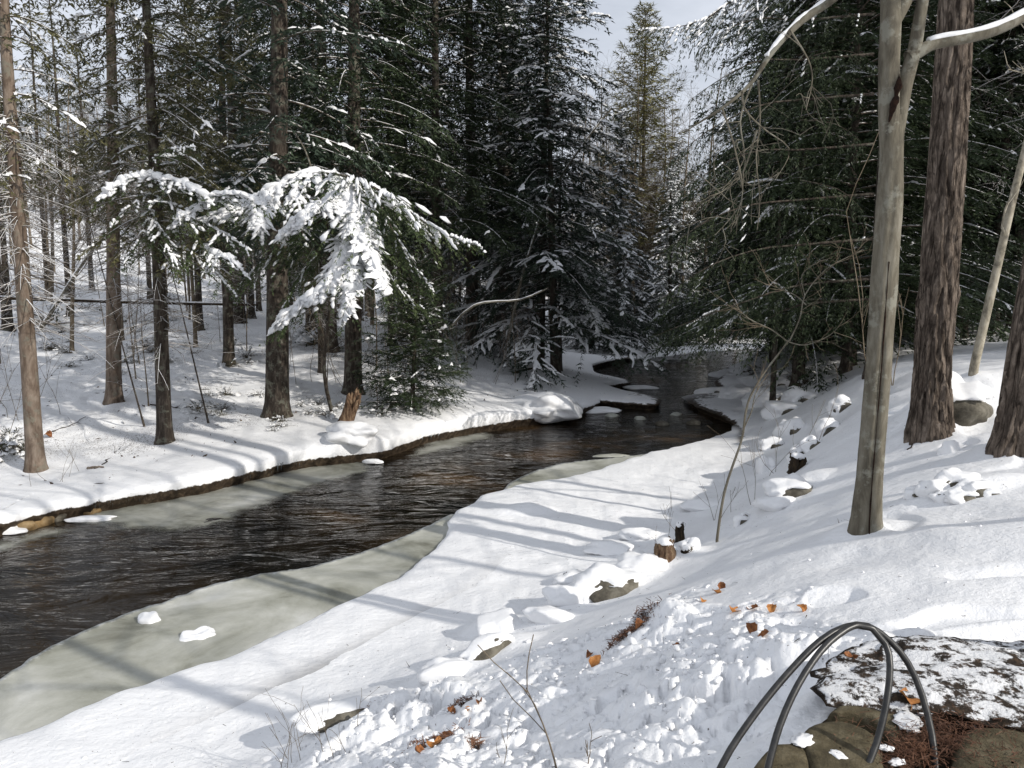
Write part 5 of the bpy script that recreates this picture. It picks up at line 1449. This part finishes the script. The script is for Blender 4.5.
def shrub(x, y, k, s, label, group, rz=0, name='low_shrub'):
    if k not in SHF:
        t = empty(name, (0, 0, 0)); a, b, c = SH[k]
        put('twigs', a, M['twig_bare'], t); put('leaves', b, M['leaf_green'], t)['kind'] = 'stuff'
        if c: put('snow_load', c, M['snow'], t)
        SHF[k] = t
    else: t = copy_tree(SHF[k])
    t.location = (x, y, zat(x, y) - .02); t.rotation_euler = (0, 0, rz); t.scale = (s, s, s)
    tag(t, label, 'shrub', group)
rgs = np.random.default_rng(5)
for k in range(26):
    px, Y = rgs.uniform(-60, 520), rgs.uniform(26, 48); x_ = (px - 512) / FPX * Y
    if seg_dist([x_], [Y], river_s)[0] > 1: shrub(x_, Y, int(rgs.integers(3)), rgs.uniform(1.5, 2.6), 'large snow dusted bush far up the left slope', 'bushes far up the left slope', rgs.uniform(0, 6), 'large_bush')
for (cx, cy, sx, sy, n, s, lab) in [(130, 352, 26, 22, 9, 1.0, 'snowy leafy shrub around the foot of the pale scarred trunk'), (215, 402, 28, 12, 10, .7, 'low leafy shrub left of the thickest trunk'), (275, 425, 14, 8, 4, .6, 'small dark shrub at the foot of the thickest trunk'),
                                  (330, 405, 30, 14, 9, .7, 'leafy undergrowth between the thickest trunk and the broken stump'), (10, 440, 16, 26, 8, .9, 'dark leafy shrub at the left edge in front of the leftmost trunk'), (470, 340, 50, 14, 14, 1.2, 'snow dusted shrub along the shore before the central spruce'),
                                  (60, 350, 40, 20, 8, .8, 'low shrub between the leftmost trunks'), (400, 405, 30, 10, 6, .7, 'low shrub around the small spruce sapling'), (250, 350, 80, 16, 12, .8, 'small shrub poking through the snow up the left slope'), (790, 380, 40, 10, 10, .9, 'shrub in the shaded jumble on the right shore')]:
    for k in range(n):
        px, py = cx + rgs.normal(0, sx * .6), cy + rgs.normal(0, sy * .6)
        p = hit(px, py)
        if seg_dist([p[0]], [p[1]], river_s)[0] < .3: continue
        shrub(p[0], p[1], int(rgs.integers(3)), s * rgs.uniform(.6, 1.2), lab, lab.replace('shrub', 'shrubs') if 'shrub' in lab else lab, rgs.uniform(0, 6))

# fallen trunks and sticks
def log(pts, r, label, mat='spruce_bark', snow=True, name='fallen_log', lift=0):
    P3 = []
    for px, py, dd in pts: P3.append(at_d(px, py, dd))
    P3 = np.array(P3); c = P3[0].copy(); t = empty(name, c)
    P, L = polyline(P3 - c, 30); g = Geo(); rr = np.linspace(r, r * .5, 30) * (1 + .12 * np.sin(np.arange(30) * 1.7)); add_tube(g, P, rr, 9, True); put('wood', g.mesh('wood'), M[mat], t)
    if snow:
        gs = Geo(); S = P[2:-2] + [0, 0, r * .8]; add_tube(gs, S, rr[2:-2] * (.55 + .5 * vnoise(np.arange(26) * .7, np.zeros(26), 3)), 7, True, .7); put('snow_ridge', gs.mesh('snow_ridge'), M['snow'], t)
    return tag(t, label, 'log')
log([(-60, 296, 27), (60, 300, 27), (150, 303, 27), (258, 305, 27)], .07, 'long thin fallen trunk lying level across the left slope behind the trees', 'darkwood')
log([(40, 330, 21), (75, 275, 21.5), (105, 232, 22)], .06, 'snow dusted dead trunk leaning up to the right between the left trunks', 'grey_bark')
log([(508, 340, 27), (520, 285, 27), (536, 230, 27.5), (552, 190, 28), (590, 135, 28.5), (612, 108, 29)], .06, 'long pale dead stem slanting up to the right across the central spruce', 'grey_bark')
log([(448, 330, 22), (475, 305, 22), (520, 300, 22), (548, 288, 22.3)], .035, 'pale bent stem arching low over the shore before the central spruce', 'grey_bark')
log([(500, 378, 26), (520, 371, 26.4), (545, 366, 26.8)], .05, 'dark stick lying in the snow on the left bank near the bend', 'darkwood', False)
def ground_stick(px0, py0, px1, py1, r, label, mat='darkwood', group=None, name='fallen_stick', up=.0, sub=3, seed=0):
    a = hit(px0, py0); b = hit(px1, py1); n = 8
    P = a + (b - a) * np.linspace(0, 1, n)[:, None]
    for q in P: q[2] = zat(q[0], q[1]) + r * .6
    P[-1, 2] += up
    rng = np.random.default_rng(seed + int(px0)); P[1:-1] += rng.normal(0, .03, (n - 2, 3)) * [1, 1, .2]
    g = Geo(); c = P[0].copy(); add_tube(g, P - c, np.linspace(r, r * .4, n), 6, True)
    for k in range(sub):
        i = rng.integers(2, n - 1); branch_rec(g, P[i] - c, nrm(nrm(b - a) + rng.normal(0, .5, 3)), .25 * np.linalg.norm(b - a), r * .4, rng, 1, 3, .5, .1, (1, 2), .002, seg=3)
    return tag(put(name, g.mesh(name), M[mat], loc=c), label, 'stick', group)
ground_stick(52, 432, 86, 417, .012, 'curved bare stick lying in the snow right of the leftmost trunk')
ground_stick(102, 465, 120, 448, .010, 'short stick pointing up from the snow above the left bank edge')
ground_stick(150, 405, 178, 408, .02, 'dark short log piece on the snow between two thin left trunks')
ground_stick(88, 469, 104, 468, .03, 'short tan piece of wood on the snow near the left bank edge', 'tan_bark', sub=0)
ground_stick(677, 446, 700, 431, .012, 'dark twig poking out of the snow above the shelf') if False else None
ground_stick(907, 450, 927, 424, .008, 'thin dark twig leaning at the foot of the massive trunk', up=.1)
ground_stick(190, 408, 206, 402, .012, 'small stick beside the low shrubs')

# thin bare stems standing in the snow
thin_stem([(644, 720), (655, 640), (662, 560)], (644, 720), [3, 2], 'a', 'a', 'a', 'twig_bare') if False else None
def weeds(px, py, hpx, n, seed, label, name='bare_weed', sp=.5, r=.0028, mat='twig_bare', group=None, spread_px=14, lean=0):
    p = hit(px, py); d = p[1]; base = np.array([p[0], p[1], p[2]])
    rng = np.random.default_rng(seed); g = Geo()
    for k in range(n):
        ox, oy = rng.normal(0, spread_px / FPX * d, 2); oz = zat(base[0] + ox, base[1] + oy) - base[2]
        L = hpx / FPX * d * rng.uniform(.5, 1.1)
        branch_rec(g, np.array([ox, oy, oz - .02]), nrm(np.array([rng.normal(lean, .3), rng.normal(0, .3), 1])), L, r, rng, 1, 3, sp, .25, (1, 4), r * .45, seg=5, wander=.12)
    return tag(put(name, g.mesh(name), M[mat], loc=base), label, 'weed', group, 'stuff' if n > 1 else None)
weeds(290, 762, 62, 7, 1, 'leafless thin weeds at the bottom edge left of the leaf litter', spread_px=22, r=.0025)
weeds(335, 755, 55, 5, 2, 'second tuft of leafless reddish twigs beside the bottom left weeds', spread_px=18, r=.0025)
weeds(555, 766, 105, 1, 3, 'single tall thin stalk standing at the bottom centre', spread_px=1, r=.005, sp=.25)
weeds(590, 762, 36, 2, 4, 'short forked twig right of the tall thin stalk', spread_px=5, r=.0035)
weeds(510, 760, 50, 2, 5, 'thin bent twigs left of the tall thin stalk', spread_px=8, r=.0025)
weeds(752, 504, 75, 2, 6, 'thin straight twig behind the crooked sapling', spread_px=5, r=.004)
weeds(715, 520, 46, 4, 7, 'fine twigs beside the foot of the crooked sapling', spread_px=9, r=.004)
weeds(668, 540, 40, 3, 8, 'fine twigs fanning behind the broken stumps', spread_px=9, r=.0035)
weeds(790, 460, 60, 5, 9, 'thin twigs in the shaded hollow', spread_px=16, r=.005)
weeds(895, 384, 90, 2, 10, 'slim brown stem between the forked tree and the massive trunk', spread_px=3, r=.012, sp=.2)
weeds(875, 388, 210, 1, 11, 'yellowish forked shoot behind the forked tree', spread_px=1, r=.016, sp=.4, lean=-.15)
weeds(60, 480, 30, 6, 12, 'dry weeds between the leftmost trunk and the bank edge', spread_px=16, r=.004)
weeds(10, 420, 90, 8, 13, 'thin bare shoots at the left edge of the picture', spread_px=18, r=.008)
weeds(330, 380, 90, 9, 14, 'thin bare shoots between the two thickest left trunks', spread_px=26, r=.009)
weeds(450, 372, 80, 22, 15, 'snow dusted bare shoots along the shore right of the sapling', spread_px=26, r=.009, mat='twig')
weeds(495, 352, 95, 34, 16, 'snowy tangle of bare shoots before the central spruce', spread_px=34, r=.014, mat='twig', sp=.8)

def icicles():
    rng = np.random.default_rng(12); g = Geo(); a_ = np.linspace(0, 2 * PI, 5, endpoint=False)
    for px in np.concatenate([rng.uniform(95, 330, 120), rng.uniform(330, 580, 60)]):
        py = np.interp(px, [60, 130, 200, 260, 310, 380, 410, 460, 520, 570], [522, 508, 495, 480, 468, 460, 449, 437, 427, 420]) + .6
        p = at_z(px, py, 0); l = rng.uniform(.04, .17); z = .235 + rng.uniform(-.02, .02); r = rng.uniform(.006, .012)
        c = np.stack([p[0] + r * np.cos(a_), p[1] + r * np.sin(a_), a_ * 0 + z], 1); V = np.vstack([c, [[p[0], p[1], z - l]]])
        k = np.arange(5); g.add(V, np.stack([k, (k + 1) % 5, np.full(5, 5)], 1)[:, ::-1])
    m, nt, b = newmat('icicle', .1, .5); b.inputs['Base Color'].default_value = (.6, .64, .66, 1); b.inputs['Transmission Weight'].default_value = .6; b.inputs['IOR'].default_value = 1.31
    tag(put('icicles', g.mesh('icicles'), m), 'small icicles hanging from the snow brim of the left bank', 'icicles', kind='stuff')
icicles()
def bank_scraps():
    """dead leaves, bark and twigs scattered over the snow of the left bank"""
    rng = np.random.default_rng(55); n = 5200
    px = rng.uniform(-40, 620, n); Y = np.sqrt(rng.uniform(13 ** 2, 34 ** 2, n)); x = (px - 512) / FPX * Y; y = Y
    z, d = land(x, y); left = sstep(0, 2.5, (y - 13.5) * .45 - x - 1.2)
    ok = (d > .5) & (left > .5) & (rng.random(n) < np.clip(.15 + 1.6 * fbm(x * .7, y * .7, 111, 3), .06, 1)); x, y, z = x[ok], y[ok], z[ok]; n = len(x)
    O = np.stack([x, y, z + .008], 1); D = nrm(rng.normal(0, 1, (n, 3)) * [1, 1, .5]); l = rng.lognormal(-3.0, .5, n)[:, None]; W = nrm(np.cross(D, rng.normal(0, .5, (n, 3)) + [0, 0, 1.0])) * l * rng.uniform(.1, .5, n)[:, None]
    V = np.stack([O - D * l * .5, O + W * .6, O + D * l * .5 + [0, 0, .01], O - W * .6], 1).reshape(-1, 3)
    g = Geo(); g.add(V, np.arange(len(V)).reshape(-1, 4))
    m = mat_foliage('bank_litter', (.02, .015, .01), (.06, .042, .028), (.13, .085, .05))
    tag(put('leaf_scraps', g.mesh('leaf_scraps', False), m), 'dark scraps of leaf and bark scattered over the snow of the left bank', 'litter', kind='stuff')
bank_scraps()
# ------------------------------------------------------------------ tossed snow clumps, litter
def scatter_clumps():
    rng = np.random.default_rng(99); g = Geo()
    src = [blob(2, (1, 1, .8), 200 + k, .35, 1.8, 5, .2) for k in range(8)]
    src1 = [blob(1, (1, 1, .8), 220 + k, .4, 1.6, 2, .1) for k in range(6)]
    lo = LUMP_POLY.min(0); hi = LUMP_POLY.max(0)
    P = rng.uniform([-3.2, 1.6], [4.5, 7.2], (60000, 2))
    m = lumpmask(P[:, 0], P[:, 1]); dens = .10 * m + .002
    dens *= np.clip(.4 + 1.2 * vnoise(P[:, 0] * 2.2, P[:, 1] * 2.2, 5), 0, 1.4)
    P = P[rng.random(len(P)) < dens]
    dpath = path_mask(P[:, 0], P[:, 1]); P = P[dpath > .12][:6500]
    z, d = land(P[:, 0], P[:, 1]); ok = d > .8; P = P[ok]; z = z[ok]
    sz = np.clip(rng.lognormal(-4.4, .55, len(P)), .006, .045)
    for (x, y), zz, s in zip(P, z, sz):
        V, F = (src[rng.integers(8)] if s > .022 else src1[rng.integers(6)])
        a = rng.uniform(0, 6.28); c, q = math.cos(a), math.sin(a)
        Vr = V * s * [1, rng.uniform(.6, 1), rng.uniform(.6, 1)]
        Vr = np.stack([Vr[:, 0] * c - Vr[:, 1] * q, Vr[:, 0] * q + Vr[:, 1] * c, Vr[:, 2]], 1) + [x, y, zz + s * .1]
        g.add(Vr, F)
    tag(put('snow_clumps', g.mesh('snow_clumps'), M['snow']), 'loose crumbled snow clumps thrown up beside the path', 'snow', kind='stuff')
# ---- path of stones, bottom right
STONE_Z = 2.0
scatter_clumps()
# ------------------------------------------------------------------ edging stones, litter and the loops in the foreground
def flat_stone(poly_px, z, seed, label, h=.09):
    P = np.array([at_z(px, py, z)[:2] for px, py in poly_px]); c = P.mean(0)
    P = resample(P - c, .03); n = len(P)
    rng = np.random.default_rng(seed)
    rings = []; prof = [(.97, -h), (.975, -.04), (.955, -.018), (.91, -.004), (.84, .004), (.7, .009), (.45, .012), (.2, .012), (.02, .012)]
    for s, dz in prof:
        q = P * s
        nz = fbm(q[:, 0] * 9 + seed, q[:, 1] * 9, 5, 3) * .006 * (s < .99)
        rings.append(np.stack([q[:, 0], q[:, 1], dz + nz], 1))
    V = np.concatenate(rings); m = len(prof); i = np.arange(m - 1)[:, None] * n; j = np.arange(n)[None]; j2 = (j + 1) % n
    Q = np.stack([i + j, i + j2, i + n + j2, i + n + j], -1).reshape(-1, 4)
    ar = .5 * np.sum(P[:, 0] * np.roll(P[:, 1], -1) - P[:, 1] * np.roll(P[:, 0], -1))
    if ar < 0: Q = Q[:, ::-1]
    o = put('edging_stone', mesh_from('edging_stone', V, [Q]), M['slab'], loc=(c[0], c[1], z))
    return tag(o, label, 'stone')
Z0 = 2.045
flat_stone([(740, 800), (752, 765), (778, 742), (805, 745), (812, 770), (800, 800)], Z0, 1, 'rounded brown edging stone nearest to the bottom edge')
flat_stone([(800, 735), (812, 722), (842, 718), (870, 728), (885, 748), (880, 800), (825, 800), (808, 765)], Z0 + .004, 2, 'wide brown edging stone inside the black loops')
flat_stone([(826, 712), (850, 698), (880, 696), (905, 712), (902, 745), (872, 722), (845, 714)], Z0 - .004, 3, 'curved brown edging stone above the wide one')
flat_stone([(868, 690), (880, 674), (905, 668), (926, 690), (930, 716), (905, 706), (885, 694)], Z0 + .002, 4, 'mossy edging stone at the right leg of the loops')
flat_stone([(900, 660), (930, 655), (962, 668), (950, 690), (925, 684)], Z0 - .002, 5, 'small dark edging stone at the edge of the snowy heap')
flat_stone([(955, 735), (985, 722), (1040, 730), (1100, 760), (1100, 830), (960, 830), (950, 780)], Z0 - .004, 6, 'dark flat slab in the bottom right corner')
# bare trodden earth under the stones
def earth_patch():
    P = resample(PATH, .04); c = P.mean(0); rings = []
    for s in np.linspace(1, .01, 26):
        q = c + (P - c) * s
        rings.append(np.stack([q[:, 0], q[:, 1], 1.985 + fbm(q[:, 0] * 6, q[:, 1] * 6, 3, 3) * .012 - .06 * (s > .995)], 1))
    V = np.concatenate(rings); n = len(P); i = np.arange(25)[:, None] * n; j = np.arange(n)[None]; j2 = (j + 1) % n
    Q = np.stack([i + j, i + j2, i + n + j2, i + n + j], -1).reshape(-1, 4)
    ar = .5 * np.sum(P[:, 0] * np.roll(P[:, 1], -1) - P[:, 1] * np.roll(P[:, 0], -1))
    if ar < 0: Q = Q[:, ::-1]
    m, nt, b = newmat("bare_earth", .95, .1); v = coords(nt)
    c1 = ramp(nt, noise_n(nt, 28, 6, .7, v), [(.3, (.015, .011, .008)), (.5, (.05, .038, .027)), (.7, (.11, .085, .06))])
    nt.links.new(c1, b.inputs['Base Color']); bump(nt, b, noise_n(nt, 40, 6, .7, v), .9, .02)
    tag(put('path_earth', mesh_from('path_earth', V, [Q]), m), kind='structure')
earth_patch()
def needle_litter():
    """rust coloured dead needles and twigs lying between the stones and on the snow"""
    rng = np.random.default_rng(4); O = []
    for px, py, s, n in [(930, 738, 20, 1100), (905, 755, 14, 450), (950, 708, 16, 450), (975, 725, 26, 350), (1000, 760, 24, 250), (865, 735, 18, 60)]:
        q = np.stack([rng.normal(px, s, n), rng.normal(py, s * .55, n)], 1)
        for a, b in q: O.append(at_z(a, b, 2.05))
    O = np.array(O); n = len(O); O[:, 2] = 2.035 + rng.uniform(0, .035, n)
    D = nrm(rng.normal(0, 1, (n, 3)) * [1, 1, .25]); l = rng.uniform(.012, .045, n)[:, None]; W = nrm(np.cross(D, rng.normal(0, .4, (n, 3)) + [0, 0, 1])) * .0016
    V = np.stack([O - W, O + W, O + D * l + W * .5, O + D * l - W * .5], 1).reshape(-1, 3)
    g = Geo(); g.add(V, np.arange(len(V)).reshape(-1, 4))
    m = mat_foliage("rust_needles", (.06, .028, .016), (.15, .072, .042), (.27, .15, .09))
    M['rust'] = m
    tag(put('needle_litter', g.mesh('needle_litter', False), m), 'rust red dead needles strewn between the edging stones', 'litter', kind='stuff')
needle_litter()
def litter_patch(px, py, w, h, n, label, seed, ang=0):
    p = hit(px, py); rng = np.random.default_rng(seed); g = Geo(); d = p[1]
    u = rng.normal(0, .5, n); v = rng.normal(0, .5, n)
    x = p[0] + (u * w * math.cos(ang) - v * h * math.sin(ang)); y = p[1] + (u * w * math.sin(ang) + v * h * math.cos(ang))
    z = land(x, y)[0] + rng.uniform(.0, .035, n)
    O = np.stack([x, y, z], 1); D = nrm(rng.normal(0, 1, (n, 3)) * [1, 1, .35]); l = rng.uniform(.015, .05, n)[:, None]; W = nrm(np.cross(D, rng.normal(0, .5, (n, 3)) + [0, 0, 1])) * .003
    V = np.stack([O - W, O + W, O + D * l + W * .5, O + D * l - W * .5], 1).reshape(-1, 3)
    g.add(V, np.arange(len(V)).reshape(-1, 4))
    tag(put('needle_litter', g.mesh('needle_litter', False), M['rust']), label, 'litter', kind='stuff')
litter_patch(636, 630, .16, .07, 520, 'rust red needle heap on the crest of the snow pile', 1, .6)
litter_patch(618, 640, .12, .05, 160, 'thin scatter of rust needles left of the needle heap', 2, .5)
litter_patch(436, 742, .13, .05, 420, 'brown needle and bark litter near the bottom edge', 3, .5)
litter_patch(462, 706, .09, .04, 160, 'dark red litter poking out of the snow', 4)
litter_patch(350, 716, .16, .02, 120, 'narrow strip of red bark litter beside the long hump', 5, .5)
litter_patch(475, 748, .05, .03, 140, 'dull green sprig of needles in the snow at the bottom', 6, 1.2)

# curled dead leaves, each its own
def leaf_mesh(seed, curl=.9):
    rng = np.random.default_rng(seed); n, m = 11, 7
    u = np.linspace(0, 1, n); v = np.linspace(-1, 1, m)
    U, Vv = np.meshgrid(u, v, indexing='ij')
    wid = .36 * np.sin(PI * U ** .8) ** .8 * (1 + .10 * np.sin(U * 24 + seed)) + .012
    x = U; y = Vv * wid; z = curl * .45 * (Vv * wid) ** 2 / .13 * .5 + .22 * curl * np.sin(U * PI * rng.uniform(.8, 1.6) + rng.uniform(0, 2)) + .03 * np.sin(9 * U + 5 * Vv)
    P = np.stack([x - .5, y, z], -1).reshape(-1, 3)
    i = np.arange(n - 1)[:, None] * m; j = np.arange(m - 1)[None]
    Q = np.stack([i + j, i + m + j, i + m + j + 1, i + j + 1], -1).reshape(-1, 4)
    Pb = P - [0, 0, .008]
    V = np.concatenate([P, Pb]); g = Geo(); g.add(V, Q, (Q + len(P))[:, ::-1])
    st = np.array([[-.5, 0, P[m // 2, 2]], [-.65, .02, P[m // 2, 2] + .02], [-.8, .06, P[m // 2, 2] + .01]]); add_tube(g, st, [.014, .012, .01], 4)
    return g.mesh('dead_leaf')
LEAF = [leaf_mesh(k, c) for k, c in ((1, 1.0), (2, .6), (3, 1.4), (4, .9))]
def mat_leaf(name, a, b_, c):
    m, nt, b = newmat(name, .6, .2); v = coords(nt)
    nt.links.new(ramp(nt, noise_n(nt, 3, 5, .6, v), [(.3, a), (.5, b_), (.7, c)]), b.inputs['Base Color']); bump(nt, b, noise_n(nt, 9, 3, .5, v), .3, .02); return m
ML = [mat_leaf('orange_leaf', (.20, .075, .02), (.40, .17, .05), (.52, .26, .10)), mat_leaf('brown_leaf', (.09, .03, .012), (.22, .085, .03), (.34, .15, .06))]
rgl = np.random.default_rng(2)
for i, (px, py, s, k, label) in enumerate([
    (717, 593, .095, 0, 'large orange leaf on top of the leaf pair at the crest'), (702, 602, .07, 0, 'small bright orange leaf left of the crest leaves'), (722, 588, .08, 1, 'dark brown leaf behind the large orange one at the crest'),
    (735, 612, .10, 0, 'long curled orange leaf standing in the snow under the crest leaves'), (752, 609, .07, 1, 'brown leaf left of the orange one with a dark stalk'), (772, 611, .08, 0, 'orange leaf right of the brown one above the loops'),
    (800, 611, .065, 0, 'small orange leaf farthest right above the loops'), (752, 632, .085, 1, 'brown leaf below the row of orange leaves'), (763, 636, .06, 1, 'thin brown leaf touching the one below the row'),
    (596, 663, .10, 0, 'bright orange leaf beneath the needle heap'), (588, 657, .06, 1, 'dark leaf left of the bright orange one beneath the needle heap'), (676, 646, .05, 1, 'small brown leaf half buried in the tossed snow'),
    (452, 712, .07, 1, 'dark red leaf left of the small orange one near the litter'), (468, 711, .05, 0, 'small orange leaf near the dark litter'), (480, 705, .055, 1, 'dark leaf right of the small orange one'),
    (436, 745, .12, 0, 'crumpled rusty leaf in the litter at the bottom'), (420, 752, .09, 1, 'dark crumpled leaf left in the bottom litter'), (447, 738, .08, 1, 'small dark leaf on top of the bottom litter'),
    (640, 628, .08, 1, 'dark leaf lying in the rust needle heap'), (908, 700, .10, 0, 'orange leaf on the mossy stone inside the loops'), (848, 657, .05, 1, 'small red brown leaf in the snow inside the loops'), (857, 659, .04, 1, 'tiny red brown leaf beside the other inside the loops'),
    (48, 437, .2, 1, 'reddish brown leaf clump on the left bank beside the trunk')]):
    p = hit(px, py) if py > 690 or px < 840 else np.array(at_z(px, py, 2.07))
    if i == 19: p = np.array(at_z(px, py, 2.075))
    o = put('dead_leaf', LEAF[i % 4], None, loc=(p[0], p[1], p[2] + .006 + s * .07))
    if not LEAF[i % 4].materials: LEAF[i % 4].materials.append(ML[0])
    o.material_slots[0].link = 'OBJECT'; o.material_slots[0].material = ML[k]
    o.rotation_euler = (rgl.uniform(-.7, .7), rgl.uniform(-.9, .3), rgl.uniform(0, 6.28)); o.scale = (s * .95,) * 3
    tag(o, label, 'leaf')
# shaded heap of snow over dark brush at the right
def dusted_heap():
    c = at_z(1000, 668, 2.1); t = empty('dusted_heap', (c[0], c[1], 2.02))
    V, F = blob(5, (.66, .40, .085), 7, .16, 1.6, 0, .05)
    V[:, 2] = np.maximum(V[:, 2], -.1)
    V[:, 2] += .012 * np.array([mnoise.noise(Vector((v * 14).tolist())) for v in V]) + .006 * np.array([mnoise.noise(Vector((v * 40).tolist())) for v in V])
    put('earth', mesh_from('earth', V, [F]), M['dusted'], t)
    tag(t, 'dark heap of earth and brush thinly covered with snow right of the loops', 'heap')
dusted_heap()
# bits of snow between the stones
for i, (px, py, w) in enumerate([(920, 705, .15), (908, 722, .13), (885, 748, .05), (803, 740, .09), (838, 756, .07), (897, 762, .05)]):
    p = at_z(px, py, 2.055); V, F = blob(3, (w * .55, w * .35, .007), 300 + i, .3, 2.0, 0, .1)
    o = put('snow_patch', mesh_from('snow_patch', V, [F]), M['snow'], loc=(p[0], p[1], 2.056)); o.rotation_euler.z = i * 1.3
    tag(o, 'small leftover patch of snow on the edging stones', 'snow', 'snow patches on the edging stones')

# black loops
def mat_black():
    m, nt, b = newmat("black_tubing", .38, .5); v = coords(nt)
    c = ramp(nt, noise_n(nt, 30, 5, .6, v), [(.4, (.012, .012, .012)), (.7, (.035, .034, .033))])
    nt.links.new(c, b.inputs['Base Color']); bump(nt, b, noise_n(nt, 120, 3, .6, v), .2, .002); return m
M['black'] = mat_black()
def loop(pts, r, label):
    P3 = [at_d(px, py, d) for px, py, d in pts]
    for e in (0, -1): P3[e][2] = zat(P3[e][0], P3[e][1]) - .05
    c = P3[0].copy(); P, _ = polyline(np.array(P3) - c, 120); g = Geo(); add_tube(g, P, r, 16, True)
    tag(put('tube_loop', g.mesh('tube_loop'), M['black'], loc=c), label, 'tubing')
loop([(690, 830, 2.35), (722, 765, 2.42), (755, 714, 2.5), (790, 671, 2.58), (820, 641, 2.64), (845, 627, 2.68), (868, 626, 2.70), (890, 641, 2.70), (908, 663, 2.68), (922, 695, 2.64), (932, 735, 2.58), (936, 770, 2.52), (938, 830, 2.45)], .0115, 'outer black plastic tube arching from the snow to the stones')
loop([(752, 830, 2.30), (768, 768, 2.40), (780, 725, 2.46), (798, 685, 2.53), (820, 652, 2.60), (838, 635, 2.645), (856, 625, 2.68), (872, 628, 2.675), (886, 645, 2.66), (890, 668, 2.62), (886, 705, 2.56), (876, 745, 2.50), (864, 775, 2.45), (850, 830, 2.38)], .0115, 'inner narrower black plastic tube crossing under the outer one')

# tiny fallen twigs and bark crumbs lying all over the near snow
def crumbs():
    rng = np.random.default_rng(71); g = Geo(); n = 900
    x = rng.uniform(-4, 9, n); y = rng.uniform(2.5, 16, n); z, d = land(x, y); ok = (d > .6) & (path_mask(x, y) > .1); x, y, z = x[ok], y[ok], z[ok]
    O = np.stack([x, y, z + .004], 1); n = len(O); D = nrm(rng.normal(0, 1, (n, 3)) * [1, 1, .15]); l = rng.lognormal(-3.6, .7, n)[:, None]; W = nrm(np.cross(D, [0, 0, 1.0])) * .0028
    V = np.stack([O - W, O + W, O + D * l + W * .5, O + D * l - W * .5], 1).reshape(-1, 3)
    g.add(V, np.arange(len(V)).reshape(-1, 4))
    tag(put('twig_crumbs', g.mesh('twig_crumbs', False), M['darkwood']), 'tiny dark twigs and bark crumbs dropped on the near snow', 'litter', kind='stuff')
crumbs()
